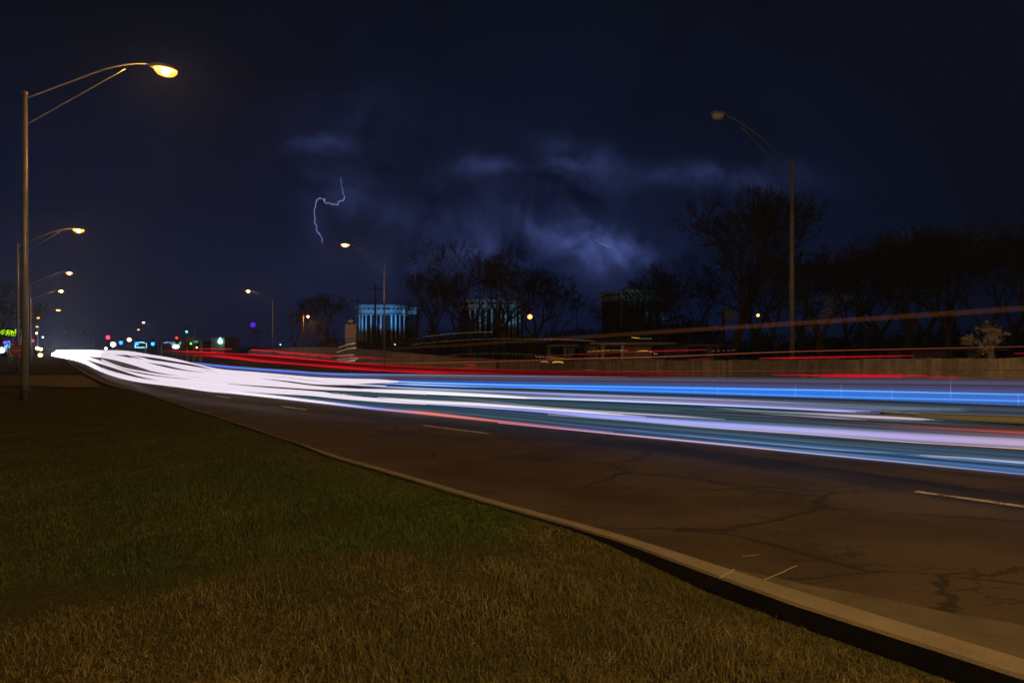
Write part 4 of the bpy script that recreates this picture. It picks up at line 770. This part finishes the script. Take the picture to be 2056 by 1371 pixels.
# ------------------------------------------------------------------ floodlit colonnaded buildings
M_bwall = pbr('pale_stone', (.62, .62, .60), .8, 0, .15, .6); M_bdark = pbr('dark_glazing', (.012, .014, .02), .9)
def blue_building(px0, px1, ytop, ybase, Y, col, power, label, bays, rz=0):
    x0, x1 = gx(px0, Y), gx(px1, Y); W_ = x1 - x0; cxx = (x0 + x1) / 2; top = H + (HY - ytop) * Y / F; u_ = Y / F     # u_ = metres per photo pixel
    r = empty('colonnade_building', (cxx, Y, 0), rz); tag(r, label, 'building', 'floodlit colonnaded buildings')
    D = W_ * .9; ch = W_ * .28; zf = lambda py: H + (HY - py) * u_
    def octo(e): return [(-W_ / 2 - e, ch - e * .4), (-W_ / 2 + ch * .55 - e * .5, -e), (W_ / 2 - ch * .75 + e * .5, -e), (W_ / 2 + e, ch * .75 - e * .4), (W_ / 2 + e, D), (-W_ / 2 - e, D)]
    MB().poly(octo(0), -.2, top - .2).build('wall', M_bdark, r)
    MB().poly(octo(.9), top - 6 * u_, top).build('parapet', M_bwall, r)
    MB().poly(octo(.55), top - 17 * u_, top - 9.5 * u_).build('frieze', M_bwall, r)
    MB().poly(octo(.62), top - 20 * u_, top - 18.6 * u_).build('cornice', M_bwall, r)
    oc = octo(.45)
    def pier(x, y, w=.16):
        MB().box(x - w, x + w, y - .32, y + .05, 0, top - 20 * u_).build('pier', M_bwall, r)
        MB().box(x - w, x + w, y - .32, y + .05, top - 9.5 * u_ + .01, top - 6 * u_ - .01).build('pier', M_bwall, r)
    for q in bays:
        if q < 0: a, b = oc[1], oc[0]; t = -q
        elif q <= 1: a, b = oc[1], oc[2]; t = q
        else: a, b = oc[2], oc[3]; t = q - 1
        pier(a[0] + (b[0] - a[0]) * t, a[1] + (b[1] - a[1]) * t)
    for k, fx in enumerate((-.42, .12, .5)):
        l = bpy.data.lights.new('floodlight', 'SPOT'); l.energy = power; l.color = col; l.spot_size = R(100); l.spot_blend = .8; l.shadow_soft_size = 0
        o = bpy.data.objects.new('floodlight', l); COL.objects.link(o); o.parent = r; o.location = (fx * W_, -4.5, top - 5.5)
        o.rotation_euler = (Vector((fx * W_ * .8, 0, top - 1.6)) - o.location).to_track_quat('-Z', 'Y').to_euler()
    return r
blue_building(716, 806, 612, 672, 150, (.06, .42, 1.0), 620, 'blue floodlit colonnaded building behind the tall panel sign and lamp pole', [-.9, -.45, .02, .14, .30, .46, .62, .97, 1.25, 1.6, 1.95])
blue_building(942, 1058, 601, 662, 140, (.14, .52, .85), 260, 'pale cyan floodlit colonnaded building seen through the two bare trees', [-.6, -.2, .05, .2, .36, .52, .62, .72, .82, .92, .99, 1.4], .25)
blue_building(1243, 1345, 583, 650, 130, (.08, .55, .50), 240, 'dim greenish floodlit colonnaded building behind the low trees at right', [-.5, .02, .18, .34, .55, .8, .98, 1.5], .3)
# small annex right of the first building
an = empty('annex_building', (gx(827, 155), 155, 0)); tag(an, 'small blue floodlit annex just right of the left colonnaded building', 'building')
u_ = 155 / F; zt = H + 88 * u_
MB().box(-1, 1.1, 0, 3, 0, zt - 1.2).build('wall', M_bdark, an); MB().box(-1.3, 1.4, -.3, 3, zt - .5, zt).build('parapet', M_bwall, an); MB().box(-1.05, 1.15, -.15, 3, zt - 1.6, zt - .6).build('frieze', M_bwall, an)
l = bpy.data.lights.new('floodlight', 'SPOT'); l.energy = 160; l.color = (.1, .5, 1); l.spot_size = R(90); l.shadow_soft_size = 0; o = bpy.data.objects.new('floodlight', l); COL.objects.link(o); o.parent = an; o.location = (0, -5, zt - 3); o.rotation_euler = (Vector((0, 0, zt)) - o.location).to_track_quat('-Z', 'Y').to_euler()

# ------------------------------------------------------------------ low houses behind the fence
M_roof = pbr('shingles', (.035, .033, .032), .9, 0, .3, 3); M_side = pbr('siding', (.20, .20, .22), .8); M_trim = pbr('house_trim', (.20, .21, .25), .7); M_gar = pbr('garage_panel', (.20, .10, .045), .7)
def house(px0, px1, Y, yeave, yridge, label, posts, garage=()):
    x0, x1 = gx(px0, Y), gx(px1, Y); w = x1 - x0; r = empty('ranch_house', ((x0 + x1) / 2, Y, 0)); tag(r, label, 'house', 'low houses behind the fence'); ze = H + (HY - yeave) * Y / F; zr = H + (HY - yridge) * Y / F
    MB().box(-w / 2, w / 2, 0, 8, 0, ze).build('wall', M_side, r)
    e = .5; a = w / 2 + e; rr = MB().add([(-a, -e - .6, ze), (a, -e - .6, ze), (a, 8 + e, ze), (-a, 8 + e, ze), (-a + 2.5, 4, zr), (a - 2.5, 4, zr)], [(0, 1, 5, 4), (1, 2, 5), (2, 3, 4, 5), (3, 0, 4), (3, 2, 1, 0)]).build('roof', M_roof, r)
    MB().box(-a, a, -e - .63, -e - .60, ze - .14, ze - .01).build('fascia', M_trim, r)
    for px in posts: x = gx(px, Y) - (x0 + x1) / 2; MB().box(x - .12, x + .12, -.9, -.66, 0, ze - .15).build('porch_post', M_trim, r)
    for a0, a1 in garage: xa, xb = gx(a0, Y) - (x0 + x1) / 2, gx(a1, Y) - (x0 + x1) / 2; d = MB(); d.box(xa, xb, -.06, -.003, .05, ze - .25); [d.box(xa, xb, -.075, -.062, .1 + k * .5, .12 + k * .5) for k in range(4)]; d.build('garage_door', M_gar, r)
    for fx in (-.36, -.18, .40):
        f = MB().box(fx * w - .55, fx * w + .55, -.05, -.003, .9, min(2, ze - .2)).build('window', M_trim, r); MB().box(fx * w - .47, fx * w + .47, -.07, -.053, .98, min(1.92, ze - .28)).build('pane', M_bdark, f)
    return r
h1 = house(1196, 1335, 47, 687.5, 676, 'low dark ranch house with white porch posts behind the fence', (1207, 1246), ((1211, 1240), (1250, 1274)))
house(1108, 1172, 55, 692, 682, 'smaller dark ranch house left of the one with porch posts', (1133, 1165))
house(1382, 1450, 60, 692, 680, 'dark ranch house right of the one with porch posts', (1418, 1436))
house(1900, 1990, 52, 700, 686, 'dark low house with tiny lit windows behind the trees at right', ())
pl = bpy.data.lights.new('porch_light', 'POINT'); pl.energy = 7; pl.color = (1, .5, .2); pl.shadow_soft_size = 0; o = bpy.data.objects.new('porch_light', pl); COL.objects.link(o); o.parent = h1; o.location = (-1.0, -2.2, 1.5)

# ------------------------------------------------------------------ signs and poles
# tall two-panel sign with a one-way arrow on top
Y = 44; u_ = Y / F; sg = empty('panel_sign', (gx(704.5, Y), Y, 0)); tag(sg, 'tall tan and grey panel sign with a small arrow sign on top', 'sign')
zf = lambda py: H + (HY - py) * u_
M_tan = pbr('tan_sheet', (.52, .38, .25), .5, 0, .12, 1); M_grey = pbr('grey_sheet', (.30, .29, .27), .5, 0, .12, 1)
MB().tube([(0, .03, 0), (0, .03, zf(643))], .03, 8).build('post', M_pole, sg)
MB().box(-11.5 * u_, -.4 * u_, -.02, 0, zf(678), zf(650.5)).box(.4 * u_, 10.5 * u_, -.02, 0, zf(678), zf(651)).build('upper_panel', M_tan, sg)
MB().box(-11.2 * u_, -.3 * u_, -.02, 0, zf(701), zf(678.6)).box(.3 * u_, 10.5 * u_, -.02, 0, zf(701), zf(678.6)).build('lower_panel', M_grey, sg)
aw = MB().box(-6.6 * u_, 8.5 * u_, -.03, -.01, zf(650), zf(638.5)).build('arrow_sign', M_black, sg)
cy_ = zf(644.6); ar = MB().poly([(-5.2 * u_, -2.2 * u_), (1 * u_, -2.2 * u_), (1 * u_, -4 * u_), (5.4 * u_, 0), (1 * u_, 4 * u_), (1 * u_, 2.2 * u_), (-5.2 * u_, 2.2 * u_)], 0, .006, Matrix.Translation((0, -.031, cy_)) @ Matrix.Rotation(R(90), 4, 'X')).build('arrow', M_white, aw)
text_mesh('lettering', 'ONE WAY', .09, M_black, aw, Matrix.Translation((-.04, -.042, cy_)) @ Matrix.Rotation(R(90), 4, 'X'))
# do-not-enter sign
Y = 41; u_ = Y / F; dn = empty('no_entry_sign', (gx(33.5, Y), Y, 0), .12); tag(dn, 'square red and white DO NOT ENTER sign just left of the nearest lamp pole', 'sign'); zc = H + (HY - 703) * u_; w = .38
MB().tube([(.26, .03, 0), (.26, .03, zc + .3)], .03, 8).build('post', pbr('post_steel', (.6, .6, .62), .35, .3), dn)
MB().box(-w, w, -.01, .01, zc - w, zc + w).build('sign_plate', M_white, dn)
MB().lathe([(.35, 0), (.35, .004)], 40, Matrix.Translation((0, -.012, zc)) @ Matrix.Rotation(R(90), 4, 'X')).build('red_disc', M_red, dn)
MB().box(-.27, .27, -.024, -.018, zc - .055, zc + .055).build('white_bar', M_white, dn)
text_mesh('lettering', 'DO NOT', .15, M_white, dn, Matrix.Translation((0, -.02, zc + .17)) @ Matrix.Rotation(R(90), 4, 'X'))
text_mesh('lettering', 'ENTER', .15, M_white, dn, Matrix.Translation((0, -.02, zc - .17)) @ Matrix.Rotation(R(90), 4, 'X'))
# lit shop signs at the left edge
def glyphs(m, x0, x1, z0, z1, n, y, seed, th=.05):
    rd = random.Random(seed)
    for i in range(n):
        cx_ = x0 + (x1 - x0) * (i + .5) / n; cz = rd.uniform(z0 + (z1 - z0) * .25, z0 + (z1 - z0) * .75); p = []
        k = rd.choice((4, 5, 6)); a0 = rd.uniform(0, 6)
        for j in range(k): a = a0 + j * 1.1; p.append((cx_ + math.cos(a) * (x1 - x0) / n * .5, y, cz + math.sin(a) * (z1 - z0) * .33))
        m.tube(p, th * rd.uniform(.7, 1.5), 5)
Y = 92; u_ = Y / F; zf = lambda py: H + (HY - py) * u_
gs = empty('pole_sign', (gx(18, Y), Y, 0)); tag(gs, 'glowing yellow green script sign on a pole at the left edge', 'sign')
MB().tube([(0, .3, 0), (0, .3, zf(676))], .12, 8).build('post', M_dark, gs); MB().box(-19 * u_, 18 * u_, .1, .4, zf(677), zf(659)).build('cabinet', M_black, gs)
g1 = MB(); glyphs(g1, -16 * u_, 17 * u_, zf(675), zf(661), 8, 0, 5, .035); glyphs(g1, -4 * u_, 16 * u_, zf(669), zf(660.5), 4, -.02, 8, .06); g1.build('lettering', emit('green_neon', (.45, .85, .02), 1.3), gs)
bs = empty('led_sign', (gx(12, 88), 88, 0)); u_ = 88 / F; zf = lambda py: H + (HY - py) * u_; tag(bs, 'blue and violet LED sign below the yellow green script sign', 'sign')
MB().box(-13 * u_, 11 * u_, .05, .4, zf(706), zf(682)).build('cabinet', M_black, bs); MB().tube([(0, .4, 0), (0, .4, zf(700))], .12, 8).build('post', M_dark, bs)
g2 = MB(); glyphs(g2, -4 * u_, 10 * u_, zf(690), zf(684), 5, 0, 3, .06); g2.build('violet_letters', emit('violet_led', (.16, .14, .9), 1.6), bs)
g2 = MB(); glyphs(g2, -4 * u_, 10 * u_, zf(699), zf(691), 5, 0, 4, .08); g2.build('blue_letters', emit('blue_led', (.12, .5, 1), 1.5), bs)
MB().lathe([(.02, -.36), (.26, -.24), (.34, 0), (.26, .24), (.02, .36)], 12, Matrix.Translation((-7.5 * u_, -.1, zf(703)))).build('spot_lamp', emit('white_violet', (.8, .75, 1), 10), bs, True)
# purple globe
Y = 150; p = at(508, 652, Y); o = empty('globe_sign', (p.x, p.y, 0)); tag(o, 'round violet glowing globe high on a thin post', 'sign'); MB().tube([(0, 0, 0), (0, 0, p.z - .5)], .08, 6).build('post', M_dark, o); MB().lathe([(.05, -.55), (.4, -.4), (.56, 0), (.4, .4), (.05, .55)], 16, Matrix.Translation((0, 0, p.z))).build('globe', emit('violet_globe', (.10, .01, .9), 1.1), o, True)
# shop block with the drop shaped lamp
Y = 150; o = empty('shop_building', (gx(438, Y), Y, 0)); tag(o, 'small dim tan building with a bright cyan drop shaped sign', 'building'); u_ = Y / F; zf = lambda py: H + (HY - py) * u_
MB().box(-14 * u_, 13 * u_, 0, 8, 0, zf(678)).build('wall', pbr('tan_block', (.26, .2, .15), .8), o); MB().box(-14.6 * u_, 13.6 * u_, -.15, 8.1, zf(678), zf(676.8)).build('roof', M_dark, o)
MB().lathe([(.02, -.55), (.36, -.42), (.48, -.12), (.36, .22), (.12, .6), (.01, .85)], 14, Matrix.Translation((5.5 * u_, -.35, zf(685)))).build('drop_sign', emit('cyan_drop', (.30, .95, 1.0), 6), o, True)
# neon outlined kiosk
Y = 170; o = empty('neon_kiosk', (gx(283, Y), Y, 0)); tag(o, 'dark kiosk outlined by a cyan neon tube below the cyan signals', 'building'); u_ = Y / F; zf = lambda py: H + (HY - py) * u_
MB().box(-11.5 * u_, 11.5 * u_, .2, 5, 0, zf(688)).build('wall', M_bdark, o)
MB().tube([(-11.5 * u_, 0, zf(697.5)), (-11.5 * u_, 0, zf(689)), (-8 * u_, 0, zf(687.4)), (4 * u_, 0, zf(687.4)), (11 * u_, 0, zf(689.6)), (11.5 * u_, 0, zf(697.5)), (-11.5 * u_, 0, zf(697.5))], .07, 6).build('neon_tube', emit('neon_cyan', (.35, .85, 1), 3.2), o)
# strip mall: string of small letters, green bar, white oval
Y = 165; o = empty('strip_mall', (gx(335, Y), Y, 0)); tag(o, 'long dark shop row with small blue white letters and a green striped sign', 'building'); u_ = Y / F; zf = lambda py: H + (HY - py) * u_
MB().box(-20 * u_, 40 * u_, 1, 14, 0, zf(683.5)).build('wall', M_bdark, o)
m = MB(); glyphs(m, -11 * u_, 26 * u_, zf(689), zf(686), 17, .9, 6, .045); m.build('lettering', emit('blue_white_letters', (.25, .4, 1), 1.2), o)
MB().box(5 * u_, 25 * u_, .8, .95, zf(690.9), zf(689.7)).build('green_bar', emit('green_bar', (.35, .9, .1), 1.2), o)
m = MB(); m.lathe([(.01, -.5), (.5, -.4), (.75, -.1), (.75, .2), (.5, .45), (.01, .5)], 14, Matrix.Translation((15.5 * u_, .6, zf(696))), 1.2, .2); m.build('oval_sign', emit('white_blue_oval', (.6, .75, 1), 3), o)
# traffic signals
def signal(px, py, Y, col, st, label, body=M_black, hb=1.05, lit=True, rad=.34):
    p = at(px, py, Y); o = empty('traffic_signal', (p.x, p.y, 0)); tag(o, label, 'traffic light', 'traffic signals at the far junction')
    MB().tube([(1.4, .25, 0), (1.4, .25, p.z + .4), (0, .25, p.z + .5)], .08, 7).build('mast', M_pole, o)
    MB().box(-.2, .2, -.02, .2, p.z - .55, p.z + .55).build('housing', body, o)
    for k, dz in enumerate((.34, 0, -.34)):
        on = lit and (k == (0 if col[0] > .8 else 2))
        rr = rad if on else .11
        MB().lathe([(rr, 0), (rr * .8, .06), (.01, .09)], 14, Matrix.Translation((0, -.04, p.z + dz)) @ Matrix.Rotation(R(90), 4, 'X')).build('signal_lens', emit('signal_lamp', col, st) if on else M_dark, o)
signal(217, 681.5, 118, (1, .03, .06), 5, 'red lit traffic signal, leftmost of the far signals'); signal(243, 684, 120, (.01, .20, .85), 5, 'cyan lit traffic signal beside the red one')
signal(275, 686, 121, (.01, .20, .85), 5, 'cyan lit traffic signal at the corner of the neon outline'); signal(307, 686.5, 122, (.01, .20, .85), 6, 'cyan lit traffic signal right of the neon outline')
signal(375, 662, 120, (.05, .9, .45), 10, 'small green lit signal high above the shop row', rad=.16)
M_yel = emit('lit_yellow_housing', (.42, .55, .03), .8)
signal(383.5, 685, 95, (.3, .9, .1), 2, 'yellow green signal housing beside the teal street name sign', pbr('yellow_housing', (.6, .62, .05), .5), rad=.14); signal(367.5, 685, 97, (.5, .3, .05), 1, 'dim olive signal housing left of the yellow green one', pbr('olive_housing', (.22, .2, .04), .6), lit=False)
signal(355, 683, 99, (1, .08, .05), 1.5, 'dull red signal left of the olive housing', rad=.2)
gm = empty('signal_gantry', (gx(402, 96), 96, 0)); u_ = 96 / F; zf = lambda py: H + (HY - py) * u_; tag(gm, 'thin grey mast arm carrying a teal street name sign', 'signal gantry')
MB().tube([(0, 0, 0), (0, 0, zf(683.5))], .09, 7).build('mast', M_pole, gm); MB().tube([(0, 0, zf(684)), (-50 * u_, 0, zf(683.4))], .04, 6).build('mast_arm', M_pole, gm); MB().box(-13 * u_, -4 * u_, -.06, -.03, zf(688), zf(684)).build('name_plate', emit('lit_teal_plate', (.02, .30, .22), 1), gm)
# small lights
def bulb(name, px, py, Y, col, st, r_, label, cat):
    p = at(px, py, Y); o = empty(name, (p.x, p.y, 0)); tag(o, label, cat); hz = max(.5, p.z)
    MB().tube([(0, .1, 0), (0, .1, hz)], .05, 6).build('post', M_dark, o); MB().lathe([(.01, -r_), (r_ * .75, -r_ * .66), (r_, 0), (r_ * .75, r_ * .66), (.01, r_)], 12, Matrix.Translation((0, 0, hz))).build('globe', emit('bulb_glow', col, st), o, True)
bulb('area_light', 227, 691.5, 130, (1, .55, .3), 40, .42, 'bright orange white light between the red and cyan signals', 'area light'); bulb('area_light', 259.5, 682, 150, (1, .6, .25), 16, .4, 'yellowish light between two cyan signals', 'area light')
bulb('area_light', 212.5, 699.5, 140, (1, .8, .9), 8, .26, 'small pinkish white light over the left end of the white mass', 'area light'); bulb('area_light', 66, 684, 110, (1, .03, .1), 2, .2, 'tiny red light right of the nearest pole', 'area light')
bulb('area_light', 86, 677, 130, (.8, .9, 1), 2, .2, 'tiny white light above the side street', 'area light'); bulb('area_light', 395, 697.5, 110, (1, .7, .3), 4, .13, 'tiny amber light below the teal street name plate', 'area light')
bulb('area_light', 563, 692, 100, (.8, .85, 1), 3, .09, 'tiny white light above the pale wall', 'area light'); bulb('area_light', 793, 691.5, 85, (.9, .9, .85), .9, .11, 'dim white light right of the far lamp pole', 'area light')
bulb('yard_lamp', 1064, 636, 70, (1, .22, .05), 7, .24, 'small deep orange lamp right of the middle lit building', 'yard lamp'); bulb('yard_lamp', 1522, 633, 56, (1, .42, .10), 3.5, .13, 'faint amber lamp among the trees left of the unlit pole', 'yard lamp')
# yard lamp on a wooden pole
Y = 104; p = at(608.5, 634, Y); o = empty('yard_lamp', (p.x, p.y, 0)); tag(o, 'bright orange yard lamp on a wooden pole among orange lit trees', 'yard lamp'); u_ = Y / F
MB().tube([(0, 0, 0), (0, 0, p.z + .4)], [.16, .12], 9).build('pole', M_wood, o); MB().tube([(0, 0, p.z), (.45, 0, p.z + .18), (9.5 * u_, 0, p.z + .1)], .04, 6).build('arm', M_pole, o); MB().lathe([(.20, .1), (.28, 0), (.26, -.03)], 14, Matrix.Translation((9.8 * u_, 0, p.z))).build('luminaire', M_pole, o, True)
MB().lathe([(.26, 0), (.24, -.12), (.12, -.22), (.01, -.24)], 14, Matrix.Translation((9.8 * u_, 0, p.z - .03))).build('lens', M_lens, o, True); MB().lathe([(.005, -.09), (.06, -.05), (.075, 0), (.06, .05), (.005, .09)], 10, Matrix.Translation((9.8 * u_, 0, p.z - .12))).build('arc_tube', M_arc, o, True)
# utility poles with crossarms, and wires
def upole(px, Y, ytop, arm, label, rz=.2):
    o = empty('utility_pole', (gx(px, Y), Y, 0), rz); h = H + (HY - ytop) * Y / F; tag(o, label, 'utility pole', 'wooden utility poles')
    MB().tube([(0, 0, 0), (0, 0, h)], [.17, .11], 9).build('pole', M_wood, o); MB().box(-arm, arm, -.2, -.12, h - .62, h - .48).build('crossarm', M_wood, o)
    for x in (-arm + .12, -arm * .45, arm * .45, arm - .12): MB().lathe([(.04, 0), (.06, .06), (.03, .14)], 8, Matrix.Translation((x, -.16, h - .475))).build('insulator', M_dark, o)
    return Vector((gx(px, Y), Y, h - .4))
u1 = upole(753.5, 88, 571, 1.25, 'wooden utility pole with crossarm in front of the left blue lit building'); u2 = upole(1158, 170, 615, 1.1, 'distant utility pole with crossarm right of the middle building')
u3 = upole(718, 120, 598, 1.1, 'thin utility pole left of the one before the blue lit building'); u4 = upole(516, 150, 662, 1.0, 'short far utility pole near the violet globe'); u5 = upole(1452, 60, 618, .8, 'thin utility pole beside the tallest bare tree')
wi = MB()
def wire(a, b, sag, dzs=(0,)):
    for dz_ in dzs: wi.tube([a.lerp(b, i / 14) + Vector((0, 0, dz_ - sag * 4 * (i / 14) * (1 - i / 14))) for i in range(15)], .02, 4, cap=False)
wire(u1, u3, .8, (0, -1.2)); wire(u3, at(517, 665, 150), 2.0); wire(u4, at(380, 680, 190), 2.5, (0, -1)); wire(u1, at(1158, 640, 170), 4); pass
tag(wi.build('overhead_wires', M_dark), 'thin dark wires strung between the utility poles', 'overhead wires', kind='stuff')
# far gantry over the road's end at the left
gn = empty('overhead_gantry', (gx(128, 230), 230, 0)); u_ = 230 / F; zf = lambda py: H + (HY - py) * u_; tag(gn, 'faint far overhead span with hanging signals above the road end', 'signal gantry')
MB().tube([(-24 * u_, 0, 0), (-24 * u_, 0, zf(641))], .12, 6).tube([(60 * u_, 0, 0), (60 * u_, 0, zf(641))], .12, 6).build('mast', M_pole, gn); MB().tube([(-24 * u_, 0, zf(666.5)), (60 * u_, 0, zf(667))], .06, 6).tube([(-24 * u_, 0, zf(642)), (60 * u_, 0, zf(643))], .06, 6).tube([(-24 * u_, 0, zf(646)), (60 * u_, 0, zf(647))], .06, 6).build('span', M_pole, gn)
for dx_ in (4.5, 42): MB().box(dx_ * u_ - .25, dx_ * u_ + .25, -.2, -.1, zf(671.5), zf(664)).build('signal_head', M_dark, gn)
# far dark treeline / hills along the horizon
tl = MB(); rd = random.Random(5); vs = []; xs = list(range(-200, 2300, 12)); k = len(xs)
for Yh, hb in ((620, 4.5),):
    for i, px in enumerate(xs):
        hgt = hb + 1.6 * math.sin(px * .013) + 1.3 * math.sin(px * .041 + 1) + rd.uniform(-1.2, 1.2)
        X0 = gx(px, Yh); vs += [(X0, Yh, -.2), (X0, Yh + 8, hgt), (X0, Yh + 40, hgt * .7), (X0, Yh + 60, -.2)]
tl.add(vs, [(i * 4 + j, i * 4 + j + 4, i * 4 + j + 5, i * 4 + j + 1) for i in range(k - 1) for j in range(3)]); tl.build('far_hills', pbr('far_wood', (.02, .022, .02), .95))['kind'] = 'structure'
# ------------------------------------------------------------------ lightning
M_bolt = emit('lightning', (.45, .45, 1.0), 1.7); M_bolt2 = emit('faint_lightning', (.30, .32, .62), 1.2)
rd = random.Random(9); Yb = 1800
def bolt(pts, w, mt, label, jag=2.2, sub=5):
    m = MB(); P = []
    for i in range(len(pts) - 1):
        a, b = pts[i], pts[i + 1]
        for j in range(sub): t = j / sub; P.append((a[0] + (b[0] - a[0]) * t + (rd.uniform(-jag, jag) if j else 0), a[1] + (b[1] - a[1]) * t + (rd.uniform(-jag, jag) if j else 0)))
    P.append(pts[-1]); n = len(P); m.tube([at(x, y, Yb) for x, y in P], [w * Yb / F * (.35 + .65 * min(1, 4 * i / n)) for i in range(n)], 5)
    o = m.build('lightning_bolt', mt); tag(o, label, 'lightning'); return o
bolt([(685, 355), (685, 368), (688, 385), (693, 397), (690, 402), (680, 405), (678, 412), (665, 410), (653, 407), (650, 399), (642, 398), (634, 402), (634, 415), (631, 432), (633, 450), (637, 463), (646, 476), (648, 488)], .22, M_bolt, 'forked violet white lightning bolt curling down left of the big far lamp', 2.3, 5)
bolt([(1197, 482), (1204, 488), (1213, 491), (1224, 497)], .25, M_bolt2, 'faint short lightning streak within the bright cloud', .8, 3)
# ------------------------------------------------------------------ moist night air
hz = MB().box(-640, 640, -70, 720, -1.05, 34).build('haze', None); hz['kind'] = 'stuff'; tag(hz, 'thin moist night air over the road')
m, g = mat('haze_volume'); pv_ = g.n('ShaderNodeVolumePrincipled'); pv_.inputs['Color'].default_value = (.72, .86, 1, 1); pv_.inputs['Density'].default_value = HAZE; pv_.inputs['Anisotropy'].default_value = .35
o = g.n('ShaderNodeOutputMaterial'); g.l(pv_.outputs[0], o.inputs[1]); hz.data.materials.append(m)
